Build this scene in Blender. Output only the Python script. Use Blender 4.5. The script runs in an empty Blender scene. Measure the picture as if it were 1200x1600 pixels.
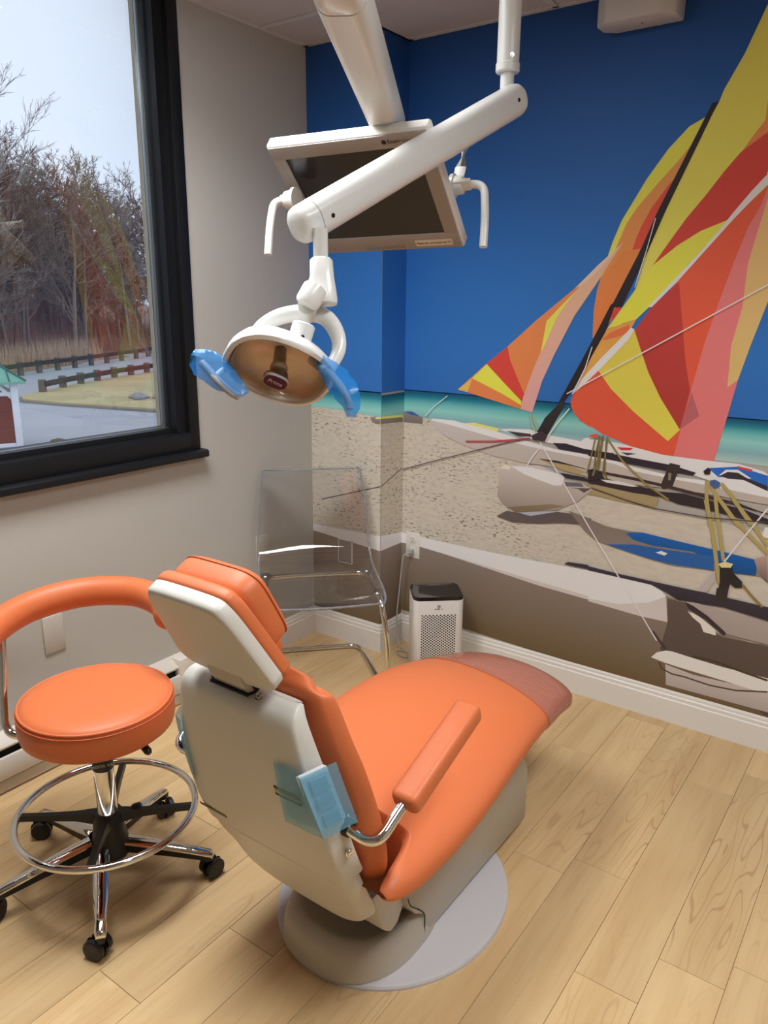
import bpy, bmesh, math, random
from mathutils import Vector, Matrix
random.seed(7)
S = bpy.context.scene
COL = S.collection
PI = math.pi

# ---------------------------------------------------------------- camera
CAMR = [[0.8103875, -0.1601734, 0.5635748], [0.5858325, 0.2075575, -0.7834029], [0.0085061, 0.9650204, 0.2620368]]
CAMC = [2.217, -2.7, 1.486]
cam = bpy.data.cameras.new('camera'); cam.sensor_fit = 'HORIZONTAL'; cam.sensor_width = 36.0
cam.lens = 36.0 * 1204.717 / 1200.0; cam.clip_end = 400; cam.clip_start = 0.02
co = bpy.data.objects.new('camera', cam); COL.objects.link(co)
mw = Matrix(CAMR).to_4x4(); mw.translation = Vector(CAMC); co.matrix_world = mw
S.camera = co

# ---------------------------------------------------------------- world / exposure
W = bpy.data.worlds.new('overcast_sky'); S.world = W; W.use_nodes = True
wn = W.node_tree.nodes; wl = W.node_tree.links; wn.clear()
wo = wn.new('ShaderNodeOutputWorld'); wb = wn.new('ShaderNodeBackground'); wb.inputs['Strength'].default_value = 1.38
wt = wn.new('ShaderNodeTexCoord'); wnz = wn.new('ShaderNodeTexNoise'); wnz.inputs['Scale'].default_value = 1.6; wnz.inputs['Detail'].default_value = 4
wr = wn.new('ShaderNodeValToRGB'); wr.color_ramp.elements[0].position = .3; wr.color_ramp.elements[1].position = .75
wr.color_ramp.elements[0].color = (0.60, 0.68, 0.84, 1); wr.color_ramp.elements[1].color = (0.69, 0.76, 0.91, 1)
wl.new(wt.outputs['Generated'], wnz.inputs['Vector']); wl.new(wnz.outputs['Fac'], wr.inputs['Fac'])
wl.new(wr.outputs['Color'], wb.inputs['Color']); wl.new(wb.outputs[0], wo.inputs[0])
S.view_settings.view_transform = 'Standard'; S.view_settings.look = 'None'
S.view_settings.exposure = 0.0; S.view_settings.gamma = 1.0; S.view_settings.use_curve_mapping = False
S.cycles.max_bounces = 10; S.cycles.transparent_max_bounces = 24; S.cycles.use_denoising = True
LAMP_POWER = 23.0            # watts of each ceiling panel
LAMP_STRENGTH = 6.0          # visible glow of their diffusers
LAMP_COLOR = (0.97, 0.985, 1.0)

# ---------------------------------------------------------------- materials
def lin(c):
    return tuple(((v/255)/12.92 if v/255 <= .04045 else ((v/255+.055)/1.055)**2.4) for v in c[:3])
MATS = {}
def mat(name, rgb, rough=.5, metal=0., spec=.5, coat=0., bump=0., bscale=200., alpha=1., trans=0., ior=1.45, var=0., vscale=4., sheen=0.):
    if name in MATS: return MATS[name]
    m = bpy.data.materials.new(name); m.use_nodes = True; nt = m.node_tree
    b = nt.nodes['Principled BSDF']; c = lin(rgb) + (1,)
    b.inputs['Base Color'].default_value = c; b.inputs['Roughness'].default_value = rough
    b.inputs['Metallic'].default_value = metal; b.inputs['Specular IOR Level'].default_value = spec
    b.inputs['Coat Weight'].default_value = coat; b.inputs['Alpha'].default_value = alpha
    b.inputs['Transmission Weight'].default_value = trans; b.inputs['IOR'].default_value = ior
    tc = nt.nodes.new('ShaderNodeTexCoord')
    if var:
        n = nt.nodes.new('ShaderNodeTexNoise'); n.inputs['Scale'].default_value = vscale; n.inputs['Detail'].default_value = 6
        mx = nt.nodes.new('ShaderNodeMix'); mx.data_type = 'RGBA'
        mx.inputs[6].default_value = tuple(max(0, v*(1-var)) for v in c[:3]) + (1,)
        mx.inputs[7].default_value = tuple(min(1, v*(1+var)) for v in c[:3]) + (1,)
        nt.links.new(tc.outputs['Object'], n.inputs['Vector']); nt.links.new(n.outputs['Fac'], mx.inputs[0])
        nt.links.new(mx.outputs[2], b.inputs['Base Color'])
    if bump:
        n = nt.nodes.new('ShaderNodeTexNoise'); n.inputs['Scale'].default_value = bscale; n.inputs['Detail'].default_value = 3
        bp = nt.nodes.new('ShaderNodeBump'); bp.inputs['Strength'].default_value = bump; bp.inputs['Distance'].default_value = .002
        nt.links.new(tc.outputs['Object'], n.inputs['Vector']); nt.links.new(n.outputs['Fac'], bp.inputs['Height'])
        nt.links.new(bp.outputs[0], b.inputs['Normal'])
    MATS[name] = m; return m
def thin_glass(name, tint, ior=1.5, rough=.0, gain=1.0):
    """a thin clear sheet: see-through with a Fresnel reflection"""
    m = bpy.data.materials.new(name); m.use_nodes = True; nt = m.node_tree; nt.nodes.clear()
    o = nt.nodes.new('ShaderNodeOutputMaterial'); t = nt.nodes.new('ShaderNodeBsdfTransparent'); g = nt.nodes.new('ShaderNodeBsdfGlossy')
    t.inputs[0].default_value = tint + (1,); g.inputs['Roughness'].default_value = rough
    fr = nt.nodes.new('ShaderNodeFresnel'); fr.inputs[0].default_value = ior
    mu = nt.nodes.new('ShaderNodeMath'); mu.operation = 'MULTIPLY'; mu.inputs[1].default_value = gain; mu.use_clamp = True
    mx = nt.nodes.new('ShaderNodeMixShader')
    nt.links.new(fr.outputs[0], mu.inputs[0]); nt.links.new(mu.outputs[0], mx.inputs[0])
    nt.links.new(t.outputs[0], mx.inputs[1]); nt.links.new(g.outputs[0], mx.inputs[2]); nt.links.new(mx.outputs[0], o.inputs[0])
    MATS[name] = m; return m

ORANGE = mat('orange_vinyl', (206, 110, 64), .46, spec=.45, bump=.12, bscale=420)
ORANGE_D = mat('orange_stitching', (196, 88, 40), .6)
WHITE = mat('white_plastic', (226, 226, 222), .28, coat=.2)
SHELL = mat('shell_plastic', (206, 202, 192), .38, bump=.03, bscale=500)
BASEGREY = mat('base_plastic', (184, 176, 162), .45, bump=.05, bscale=400)
PLATE = mat('plate_paint', (196, 193, 194), .42, bump=.04, bscale=300)
CHROME = mat('chrome', (225, 224, 220), .07, metal=1.)
STEEL = mat('steel', (170, 168, 164), .28, metal=1.)
BLACK = mat('black_plastic', (22, 21, 22), .4)
BLACKGLOSS = mat('black_gloss', (12, 12, 14), .06, coat=.5)
WALLP = mat('wall_paint', (184, 180, 172), .62, bump=.05, bscale=260)
TRIM = mat('trim_paint', (232, 228, 222), .35)
CEIL = mat('ceiling_tile', (196, 190, 190), .9, bump=.3, bscale=180)
TBAR = mat('ceiling_grid_paint', (206, 202, 202), .5)
FRAMEB = mat('window_frame_paint', (20, 21, 24), .42, spec=.4)
HEAT = mat('heater_enamel', (214, 206, 194), .38)
DARK = mat('dark_gap', (14, 10, 9), .8)
PLATEW = mat('wall_plate_plastic', (226, 222, 214), .35)
PLATEP = mat('painted_plate', (190, 182, 172), .5)
MONGREY = mat('monitor_bezel', (158, 150, 142), .45)
MONBACK = mat('monitor_housing', (224, 222, 214), .35)
SCREEN = mat('dark_screen', (30, 28, 33), .2)
def film(name, rgb, alpha, rough=.15):
    m = bpy.data.materials.new(name); m.use_nodes = True; nt = m.node_tree; nt.nodes.clear()
    o = nt.nodes.new('ShaderNodeOutputMaterial'); t = nt.nodes.new('ShaderNodeBsdfTransparent'); b = nt.nodes.new('ShaderNodeBsdfPrincipled')
    c = lin(rgb) + (1,); t.inputs[0].default_value = tuple(.66 + .34*v for v in c[:3]) + (1,)
    b.inputs['Base Color'].default_value = c; b.inputs['Roughness'].default_value = rough
    n = nt.nodes.new('ShaderNodeTexNoise'); n.inputs['Scale'].default_value = 38; n.inputs['Detail'].default_value = 3
    tc = nt.nodes.new('ShaderNodeTexCoord'); bp = nt.nodes.new('ShaderNodeBump'); bp.inputs['Strength'].default_value = .5; bp.inputs['Distance'].default_value = .004
    nt.links.new(tc.outputs['Object'], n.inputs['Vector']); nt.links.new(n.outputs['Fac'], bp.inputs['Height']); nt.links.new(bp.outputs[0], b.inputs['Normal'])
    mx = nt.nodes.new('ShaderNodeMixShader'); mx.inputs[0].default_value = alpha
    nt.links.new(t.outputs[0], mx.inputs[1]); nt.links.new(b.outputs[0], mx.inputs[2]); nt.links.new(mx.outputs[0], o.inputs[0])
    MATS[name] = m; return m
BLUEFILM = film('blue_barrier_film', (60, 165, 240), .30)
PALEFILM = film('pale_blue_film', (150, 208, 232), .24)
CLEARFILM = film('clear_foot_cover', (206, 150, 132), .42, .08)
ACRYL = thin_glass('clear_acrylic', (.94, .94, .95), 1.45, .0, 1.6)
ACRYLEDGE = mat('acrylic_edge', (196, 198, 204), .08, trans=.75, ior=1.4)
GLASS = thin_glass('window_glass', (.97, .985, .98), 1.5, .0, 1.05)
LENS = thin_glass('lamp_lens', (.96, .95, .92), 1.45, .03, 1.0)

# ---------------------------------------------------------------- geometry helpers (all return (verts, faces))
def fromb(bm):
    bm.verts.ensure_lookup_table(); bm.verts.index_update()
    r = ([v.co.copy() for v in bm.verts], [[v.index for v in f.verts] for f in bm.faces]); bm.free(); return r
def xf(s, m):
    return ([m @ Vector(v) for v in s[0]], s[1])
def cat(*shapes):
    V = []; F = []
    for s in shapes:
        o = len(V); V += list(s[0]); F += [[i+o for i in f] for f in s[1]]
    return V, F
def sbox(lo, hi, bev=0, seg=2):
    bm = bmesh.new(); bmesh.ops.create_cube(bm, size=1)
    for v in bm.verts:
        v.co = Vector([lo[i] + (v.co[i]+.5)*(hi[i]-lo[i]) for i in range(3)])
    if bev: bmesh.ops.bevel(bm, geom=list(bm.edges), offset=bev, segments=seg, profile=.5, affect='EDGES')
    return fromb(bm)
def sprism(poly, a, b, axis='x', bev=0, seg=2, edges='all'):
    """polygon (u,v) extruded from a to b along an axis: x:(y,z)  y:(x,z)  z:(x,y)"""
    f = {'x': lambda u, v, t: (t, u, v), 'y': lambda u, v, t: (u, t, v), 'z': lambda u, v, t: (u, v, t)}[axis]
    bm = bmesh.new()
    A = [bm.verts.new(f(u, v, a)) for u, v in poly]; Bv = [bm.verts.new(f(u, v, b)) for u, v in poly]; n = len(poly)
    bm.faces.new(A); bm.faces.new(Bv[::-1])
    for i in range(n): bm.faces.new((A[i], Bv[i], Bv[(i+1) % n], A[(i+1) % n]))
    bmesh.ops.recalc_face_normals(bm, faces=bm.faces)
    if bev:
        bm.edges.ensure_lookup_table()
        es = list(bm.edges) if edges == 'all' else [e for e in bm.edges if all(v in A for v in e.verts) or all(v in Bv for v in e.verts)]
        bmesh.ops.bevel(bm, geom=es, offset=bev, segments=seg, profile=.5, affect='EDGES', clamp_overlap=True)
    return fromb(bm)
def rrect(w, h, r, n=5, cx=0, cy=0):
    p = []
    for sx, sy, a0 in ((1, 1, 0), (-1, 1, PI/2), (-1, -1, PI), (1, -1, 1.5*PI)):
        for k in range(n+1):
            a = a0 + PI/2*k/n
            p.append((cx + sx*(w/2-r) + r*math.cos(a), cy + sy*(h/2-r) + r*math.sin(a)))
    return p
def smooth(pts, n=8, closed=False):
    P = [Vector(p) for p in pts]; m = len(P); out = []
    rng = range(m) if closed else range(m-1)
    for i in rng:
        g = lambda k: P[k % m] if closed else P[min(max(k, 0), m-1)]
        p0, p1, p2, p3 = g(i-1), g(i), g(i+1), g(i+2)
        for k in range(n):
            t = k/n
            out.append(.5*((2*p1) + (p2-p0)*t + (2*p0-5*p1+4*p2-p3)*t*t + (3*p1-p0-3*p2+p3)*t**3))
    if not closed: out.append(P[-1])
    return out
def fillet(pts, r, n=7):
    P = [Vector(p) for p in pts]; out = [P[0]]
    for i in range(1, len(P)-1):
        a = (P[i-1]-P[i]); b = (P[i+1]-P[i]); rr = min(r, a.length*.49, b.length*.49)
        s = P[i]+a.normalized()*rr; e = P[i]+b.normalized()*rr
        for k in range(n+1):
            t = k/n; out.append(s*(1-t)**2 + P[i]*2*t*(1-t) + e*t*t)
    out.append(P[-1]); return out
def frames(P, closed=False):
    n = len(P); T = []
    for i in range(n):
        a = P[(i-1) % n] if (closed or i > 0) else P[i]; b = P[(i+1) % n] if (closed or i < n-1) else P[i]
        T.append((b-a).normalized())
    up = Vector((0, 0, 1)) if abs(T[0].z) < .9 else Vector((1, 0, 0))
    N = [(up - T[0]*up.dot(T[0])).normalized()]
    for i in range(1, n):
        v = N[-1] - T[i]*N[-1].dot(T[i]); N.append(v.normalized())
    return T, N
def stube(path, r, n=10, closed=False, caps=True, flat=1.0):
    P = [Vector(p) for p in path]; T, N = frames(P, closed); m = len(P)
    R = r if isinstance(r, (list, tuple)) else [r]*m
    V = []; F = []
    for i in range(m):
        Bn = T[i].cross(N[i])
        for k in range(n):
            a = 2*PI*k/n; V.append(P[i] + N[i]*math.cos(a)*R[i]*flat + Bn*math.sin(a)*R[i])
    for i in range(m if closed else m-1):
        j = (i+1) % m
        for k in range(n):
            F.append([i*n+k, i*n+(k+1) % n, j*n+(k+1) % n, j*n+k])
    if caps and not closed:
        F.append(list(range(n))[::-1]); F.append([(m-1)*n+k for k in range(n)])
    return V, F
def slathe(prof, n=36, m=None, a0=0, a1=2*PI):
    full = abs(a1-a0-2*PI) < 1e-6; V = []; F = []; c = n if full else n+1
    for r, z in prof:
        for k in range(c):
            a = a0+(a1-a0)*k/n; V.append(Vector((r*math.cos(a), r*math.sin(a), z)))
    for i in range(len(prof)-1):
        for k in range(n):
            F.append([i*c+k, i*c+(k+1) % c, (i+1)*c+(k+1) % c, (i+1)*c+k])
    s = (V, F)
    return xf(s, m) if m else s
def sloft(rings, caps=True, closed=True):
    n = len(rings[0]); V = [Vector(p) for r in rings for p in r]; F = []
    for i in range(len(rings)-1):
        for k in range(n if closed else n-1):
            F.append([i*n+k, i*n+(k+1) % n, (i+1)*n+(k+1) % n, (i+1)*n+k])
    if caps and closed:
        F.append(list(range(n))[::-1]); F.append([(len(rings)-1)*n+k for k in range(n)])
    return V, F
def scyl(a, b, r, n=16, r2=None):
    return stube([a, b], [r, r if r2 is None else r2], n)
def frame_m(o, x, z):
    """matrix with origin o, x axis ~x, z axis z"""
    z = Vector(z).normalized(); x = Vector(x); x = (x - z*x.dot(z)).normalized(); y = z.cross(x)
    m = Matrix((x, y, z)).transposed().to_4x4(); m.translation = Vector(o); return m

def mk(name, shape, material, parent=None, sharp=38, kind=None, shade=True):
    me = bpy.data.meshes.new(name); me.from_pydata([tuple(v) for v in shape[0]], [], shape[1])
    bm = bmesh.new(); bm.from_mesh(me); bmesh.ops.recalc_face_normals(bm, faces=bm.faces); bm.to_mesh(me); bm.free()
    if shade:
        me.shade_smooth(); me.set_sharp_from_angle(angle=math.radians(sharp))
    me.materials.append(material)
    o = bpy.data.objects.new(name, me); COL.objects.link(o)
    if parent is not None: child(o, parent)
    if kind: o['kind'] = kind
    return o
def child(o, parent):
    o.parent = parent
    if parent.type == 'EMPTY': o.matrix_parent_inverse = parent.matrix_basis.inverted()
def thing(name, label, cat_, loc, group=None):
    o = bpy.data.objects.new(name, None); COL.objects.link(o); o.empty_display_size = .05; o.location = loc
    o.matrix_basis = Matrix.Translation(Vector(loc))
    return tag(o, label, cat_, group)
def tag(o, label, cat_, group=None):
    o['label'] = label; o['category'] = cat_
    if group: o['group'] = group
    return o
def text(name, body, size, m, material, parent, ext=.0004, align='CENTER', spacing=1.0):
    c = bpy.data.curves.new(name, 'FONT'); c.body = body; c.size = size; c.extrude = ext; c.align_x = align; c.align_y = 'CENTER'; c.space_character = spacing; c.resolution_u = 3
    t = bpy.data.objects.new(name, c); COL.objects.link(t)
    bpy.context.view_layer.update()
    me = bpy.data.meshes.new_from_object(t.evaluated_get(bpy.context.evaluated_depsgraph_get()))
    COL.objects.unlink(t); bpy.data.objects.remove(t)
    me.transform(m); me.materials.clear(); me.materials.append(material); me.name = name
    o = bpy.data.objects.new(name, me); COL.objects.link(o); child(o, parent); return o
def struct(name, shape, material, parent=None, **k):
    o = mk(name, shape, material, parent, **k); o['kind'] = 'structure'; return o

# ---------------------------------------------------------------- room shell
H = 2.44; RX = 3.7; RY = -4.3
# column (bump-out) in the corner: x 0..CX1, y CYB..0
CX1, CYB = .375, -.165
# window opening in the left wall
WY0, WY1, WZ0, WZ1 = -3.05, -.80, .955, 2.62
struct('wall_left', cat(sbox((-.17, RY, 0), (0, WY0, 2.75)), sbox((-.17, WY1, 0), (0, .12, 2.75)), sbox((-.17, WY0, 0), (0, WY1, WZ0)), sbox((-.17, WY0, WZ1), (0, WY1, 2.75))), WALLP, shade=False)
struct('wall_back', sbox((0, 0, 0), (RX, .12, H)), WALLP, shade=False)
struct('wall_column', sbox((0, CYB, 0), (CX1, 0, H)), WALLP, shade=False)
struct('wall_right', sbox((RX, RY, 0), (RX+.12, .12, H)), WALLP, shade=False)
struct('wall_front', sbox((-.22, RY-.12, 0), (RX+.12, RY, H)), WALLP, shade=False)

# floor: planks as separate pieces
def wood():
    m = bpy.data.materials.new('maple_plank'); m.use_nodes = True; nt = m.node_tree; N = nt.nodes; L = nt.links
    b = N['Principled BSDF']; b.inputs['Roughness'].default_value = .42; b.inputs['Specular IOR Level'].default_value = .4
    tc = N.new('ShaderNodeTexCoord'); oi = N.new('ShaderNodeObjectInfo')
    off = N.new('ShaderNodeVectorMath'); off.operation = 'MULTIPLY_ADD'
    sc = N.new('ShaderNodeCombineXYZ')
    for i, v in enumerate((37., 91., 13.)):
        mm = N.new('ShaderNodeMath'); mm.operation = 'MULTIPLY'; mm.inputs[1].default_value = v
        L.new(oi.outputs['Random'], mm.inputs[0]); L.new(mm.outputs[0], sc.inputs[i])
    off.operation = 'ADD'; L.new(tc.outputs['Object'], off.inputs[0]); L.new(sc.outputs[0], off.inputs[1])
    def stretched(s, sx, sy, det=3, rough=.5, dist=0.):
        mp = N.new('ShaderNodeMapping'); mp.inputs['Scale'].default_value = (sx, sy, 1)
        n = N.new('ShaderNodeTexNoise'); n.inputs['Scale'].default_value = s; n.inputs['Detail'].default_value = det; n.inputs['Roughness'].default_value = rough; n.inputs['Distortion'].default_value = dist
        L.new(off.outputs[0], mp.inputs[0]); L.new(mp.outputs[0], n.inputs['Vector']); return n
    big = stretched(1.0, 8.5, 1.25, 2.2, .45)               # contours -> cathedral figure
    k = N.new('ShaderNodeMath'); k.operation = 'MULTIPLY'; k.inputs[1].default_value = 105; L.new(big.outputs['Fac'], k.inputs[0])
    sn = N.new('ShaderNodeMath'); sn.operation = 'SINE'; L.new(k.outputs[0], sn.inputs[0])
    pw = N.new('ShaderNodeMapRange'); pw.inputs[1].default_value = .80; pw.inputs[2].default_value = 1.; L.new(sn.outputs[0], pw.inputs[0])
    msk = stretched(1., 3., .9, 2); mr = N.new('ShaderNodeMapRange'); mr.inputs[1].default_value = .50; mr.inputs[2].default_value = .66; L.new(msk.outputs['Fac'], mr.inputs[0])
    fig = N.new('ShaderNodeMath'); fig.operation = 'MULTIPLY'; L.new(pw.outputs[0], fig.inputs[0]); L.new(mr.outputs[0], fig.inputs[1])
    fine = stretched(1., 90., 4., 4, .6)
    fr = N.new('ShaderNodeMapRange'); fr.inputs[1].default_value = .52; fr.inputs[2].default_value = .8; L.new(fine.outputs['Fac'], fr.inputs[0])
    mid = stretched(1., 16., 1.6, 3)
    # colours
    r0 = N.new('ShaderNodeMix'); r0.data_type = 'RGBA'; r0.inputs[6].default_value = lin((216, 185, 137)) + (1,); r0.inputs[7].default_value = lin((197, 162, 114)) + (1,)
    mr2 = N.new('ShaderNodeMapRange'); mr2.inputs[1].default_value = .3; mr2.inputs[2].default_value = .75; L.new(mid.outputs['Fac'], mr2.inputs[0]); L.new(mr2.outputs[0], r0.inputs[0])
    r1 = N.new('ShaderNodeMix'); r1.data_type = 'RGBA'; r1.inputs[7].default_value = lin((160, 120, 78)) + (1,)
    f1 = N.new('ShaderNodeMath'); f1.operation = 'MULTIPLY'; f1.inputs[1].default_value = .5; L.new(fig.outputs[0], f1.inputs[0])
    L.new(f1.outputs[0], r1.inputs[0]); L.new(r0.outputs[2], r1.inputs[6])
    r2 = N.new('ShaderNodeMix'); r2.data_type = 'RGBA'; r2.inputs[7].default_value = lin((160, 120, 76)) + (1,)
    f2 = N.new('ShaderNodeMath'); f2.operation = 'MULTIPLY'; f2.inputs[1].default_value = .32; L.new(fr.outputs[0], f2.inputs[0])
    L.new(f2.outputs[0], r2.inputs[0]); L.new(r1.outputs[2], r2.inputs[6])
    hv = N.new('ShaderNodeHueSaturation'); vm = N.new('ShaderNodeMapRange'); vm.inputs[3].default_value = .9; vm.inputs[4].default_value = 1.06
    L.new(oi.outputs['Random'], vm.inputs[0]); L.new(vm.outputs[0], hv.inputs['Value']); L.new(r2.outputs[2], hv.inputs['Color'])
    L.new(hv.outputs[0], b.inputs['Base Color'])
    return m
WOOD = wood()
floor = struct('floor', sbox((-.22, RY-.12, -.12), (RX+.12, .12, -.004)), mat('plank_joint', (150, 116, 74), .7), shade=False)
PWD, PLN, GAP = .147, .92, .0005
pl_me = None
def plank_mesh(w, l):
    me = bpy.data.meshes.new('plank'); s = sbox((-w/2+GAP, -l/2+GAP, -.004), (w/2-GAP, l/2-GAP, 0), .0006, 1)
    me.from_pydata([tuple(v) for v in s[0]], [], s[1]); me.materials.append(WOOD); return me
full_plank = plank_mesh(PWD, PLN)
known = {(5): -.91, (6): -1.267, (7): -1.115, (0): -1.913, (1): -1.65}
def plank(xc, y0, y1, w):
    if y1-y0 < .03: return
    me = full_plank if abs(y1-y0-PLN) < 1e-4 and abs(w-PWD) < 1e-4 else plank_mesh(w, y1-y0)
    o = bpy.data.objects.new('plank', me); COL.objects.link(o); o.location = (xc, (y0+y1)/2, 0); o.parent = floor
for i in range(-6, 14):
    x0, x1 = max(.857+i*PWD, 0), min(.857+(i+1)*PWD, RX)
    if x1-x0 < .01: continue
    y = known.get(i, -random.random()*PLN)
    while y < 0: y += PLN
    y -= PLN*0
    while y > RY:
        a, b2 = max(y-PLN, RY), min(y, 0)
        if b2 > RY and a < 0: plank((x0+x1)/2, a, b2, x1-x0)
        y -= PLN

# ceiling with tiles on a grid
ceiling = struct('ceiling', sbox((0, RY-.12, H+.012), (RX+.12, .12, H+.12)), TBAR, shade=False)
tx = [0.0, .373, .97, 1.57, 2.17, 2.77, 3.37, RX]; ty = [0, -.42, -1.02, -1.62, -2.22, -2.82, -3.42, RY]
lights = {(1, 2), (1, 3), (4, 2), (4, 3)}
for i in range(len(tx)-1):
    for j in range(len(ty)-1):
        if (i, j) in lights: continue
        t = mk('ceiling_tile', sbox((tx[i]+.012, ty[j+1]+.012, H), (tx[i+1]-.012, ty[j]-.012, H+.012), .003, 1), CEIL, ceiling, shade=False)
for x in tx[1:-1]: mk('grid_bar', sbox((x-.012, RY, H-.004), (x+.012, -.01, H+.004)), TBAR, ceiling, shade=False)
for y in ty[1:-1]:
    for x0, x1 in ((.01, tx[1]), (tx[1], tx[2]), (tx[2], tx[4]), (tx[4], tx[5]), (tx[5], RX-.01)):
        if y == ty[3] and x0 in (tx[1], tx[4]): continue
        mk('grid_bar', sbox((x0, y-.012, H-.0035), (x1, y+.012, H+.0035)), TBAR, ceiling, shade=False)
struct('trim_1', cat(sbox((CX1, -.022, H-.004), (RX, 0, H+.004)), sbox((0, CYB-.022, H-.004), (CX1+.022, CYB, H+.004)), sbox((CX1, CYB, H-.004), (CX1+.022, 0, H+.004)), sbox((0, RY, H-.004), (.022, CYB, H+.004))), TBAR, shade=False)
EMIT = bpy.data.materials.new('lit_diffuser'); EMIT.use_nodes = True; en = EMIT.node_tree.nodes; en.clear()
eo = en.new('ShaderNodeOutputMaterial'); ee = en.new('ShaderNodeEmission'); ee.inputs[0].default_value = LAMP_COLOR + (1,); ee.inputs[1].default_value = LAMP_STRENGTH
EMIT.node_tree.links.new(ee.outputs[0], eo.inputs[0])
where = {1: 'on the window side', 4: 'on the right, away from the window'}
for i in (1, 4):
    j = 2; cx, cy = (tx[i]+tx[i+1])/2, (ty[j]+ty[j+2])/2
    t = thing('ceiling_light', 'long lit ceiling panel ' + where[i], 'ceiling light', (cx, cy, H), 'long lit ceiling panels')
    hw = (tx[i+1]-tx[i])/2-.012; hh = (ty[j]-ty[j+2])/2-.012
    mk('diffuser', sbox((cx-hw+.03, cy-hh+.03, H-.002), (cx+hw-.03, cy+hh-.03, H+.004)), EMIT, t, shade=False)
    la = bpy.data.lights.new('panel_light', 'AREA'); la.shape = 'RECTANGLE'; la.size = .52; la.size_y = 1.10; la.energy = LAMP_POWER; la.color = LAMP_COLOR; la.spread = math.radians(135)
    lo_ = bpy.data.objects.new('panel_light', la); COL.objects.link(lo_); lo_.location = (cx, cy, H-.006); child(lo_, t)
    mk('frame', cat(*[sbox(a, b2) for a, b2 in (((cx-hw, cy-hh, H-.003), (cx-hw+.03, cy+hh, H+.01)), ((cx+hw-.03, cy-hh, H-.003), (cx+hw, cy+hh, H+.01)), ((cx-hw+.03, cy-hh, H-.003), (cx+hw-.03, cy-hh+.03, H+.01)), ((cx-hw+.03, cy+hh-.03, H-.003), (cx+hw-.03, cy+hh, H+.01)))]), TBAR, t, shade=False)

# baseboards: profile swept along a wall (height .124)
BBP = [(0, 0), (.016, 0), (.016, .088), (.013, .092), (.013, .104), (.009, .108), (.009, .116), (.005, .124), (0, .124)]
def base_run(name, a, b2, nrm, ext0=0, ext1=0):
    a = Vector(a); b2 = Vector(b2); d = (b2-a).normalized(); n = Vector(nrm)
    r0 = [a - d*(ext0*u) + n*u + Vector((0, 0, v)) for u, v in BBP]; r1 = [b2 + d*(ext1*u) + n*u + Vector((0, 0, v)) for u, v in BBP]
    return struct(name, sloft([r0, r1]), TRIM, sharp=20)
base_run('baseboard_back', (CX1, 0, 0), (RX, 0, 0), (0, -1, 0), -1, 0)
base_run('baseboard_column', (0, CYB, 0), (CX1, CYB, 0), (0, -1, 0), -1, 1)
base_run('baseboard_return', (CX1, CYB, 0), (CX1, 0, 0), (1, 0, 0), 1, -1)
base_run('baseboard_left', (0, -.93, 0), (0, CYB, 0), (1, 0, 0), 0, -1)

# baseboard heater along the left wall
ht = thing('baseboard_heater', 'long white enamelled baseboard heater on the floor under the window', 'heater', (.02, -2.0, 0))
HY0, HY1 = -3.2, -.93
mk('back_plate', sbox((0, HY0, .0), (.006, HY1, .182)), HEAT, ht, shade=False)
mk('top_hood', sprism([(0, .186), (0, .176), (.044, .150), (.052, .150), (.054, .158), (.01, .186)], HY0, HY1, 'y', .001, 1), HEAT, ht)
mk('front_panel', sprism([(.046, .122), (.052, .128), (.060, .126), (.062, .056), (.054, .050), (.054, .118)], HY0, HY1, 'y', .001, 1), HEAT, ht)
mk('bottom_rail', sprism([(.006, .004), (.046, .004), (.048, .044), (.040, .048), (.038, .012), (.006, .012)], HY0, HY1, 'y', .001, 1), HEAT, ht)
mk('heating_core', sbox((.007, HY0, .05), (.034, HY1, .14)), DARK, ht, shade=False)
mk('end_cap', sbox((.0, HY1-.075, .0), (.0635, HY1+.003, .1875), .004), HEAT, ht)

# window: frame, glass, sill
win = struct('window_1', cat(sbox((-.115, WY0, WZ0), (.006, WY0+.10, WZ1)), sbox((-.115, WY1-.10+.02, WZ0), (-.035, WY1, WZ1)), sbox((-.115, WY0, WZ1-.08), (.006, WY1, WZ1)), sbox((-.115, WY0, WZ0), (-.03, WY1, WZ0+.085))), FRAMEB, shade=False)
mk('outer_frame', cat(sbox((-.05, WY1-.05, WZ0), (.012, WY1-.004, WZ1), .003), sbox((-.012, WY1-.09, WZ0+.05), (-.05, WY1-.045, WZ1), .002)), FRAMEB, win)
mk('bottom_rail', cat(sbox((-.06, WY0, WZ0+.0), (.012, WY1-.045, WZ0+.066), .003), sbox((-.09, WY0, WZ0+.06), (-.035, WY1-.085, WZ0+.078), .002)), FRAMEB, win)
mk('glazing_bead', cat(sbox((-.082, WY0, WZ0+.078), (-.062, WY1-.085, WZ0+.086), .002), sbox((-.082, WY1-.104, WZ0+.078), (-.06, WY1-.098, WZ1), .001)), mat('bead_alloy', (150, 158, 160), .3, metal=.8), win)
mk('pane', sbox((-.075, WY0+.06, WZ0+.07), (-.0749, WY1-.08, WZ1-.05)), GLASS, win, shade=False)
mk('sill', sprism([(-.03, .958), (.030, .955), (.040, .950), (.040, .930), (.032, .926), (-.0, .926)], WY0-.02, WY1+.012, 'y', .002, 2), FRAMEB, win)
struct('trim_2', cat(sbox((-.235, WY1-.004, WZ0-.03), (-.117, WY1+.20, H+.3)), sbox((-.205, WY0-.3, WZ0-.28), (-.117, WY1+.2, WZ0-.004))), mat('stone_reveal', (206, 190, 164), .9, bump=.6, bscale=60, var=.12, vscale=18), shade=False)

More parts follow.
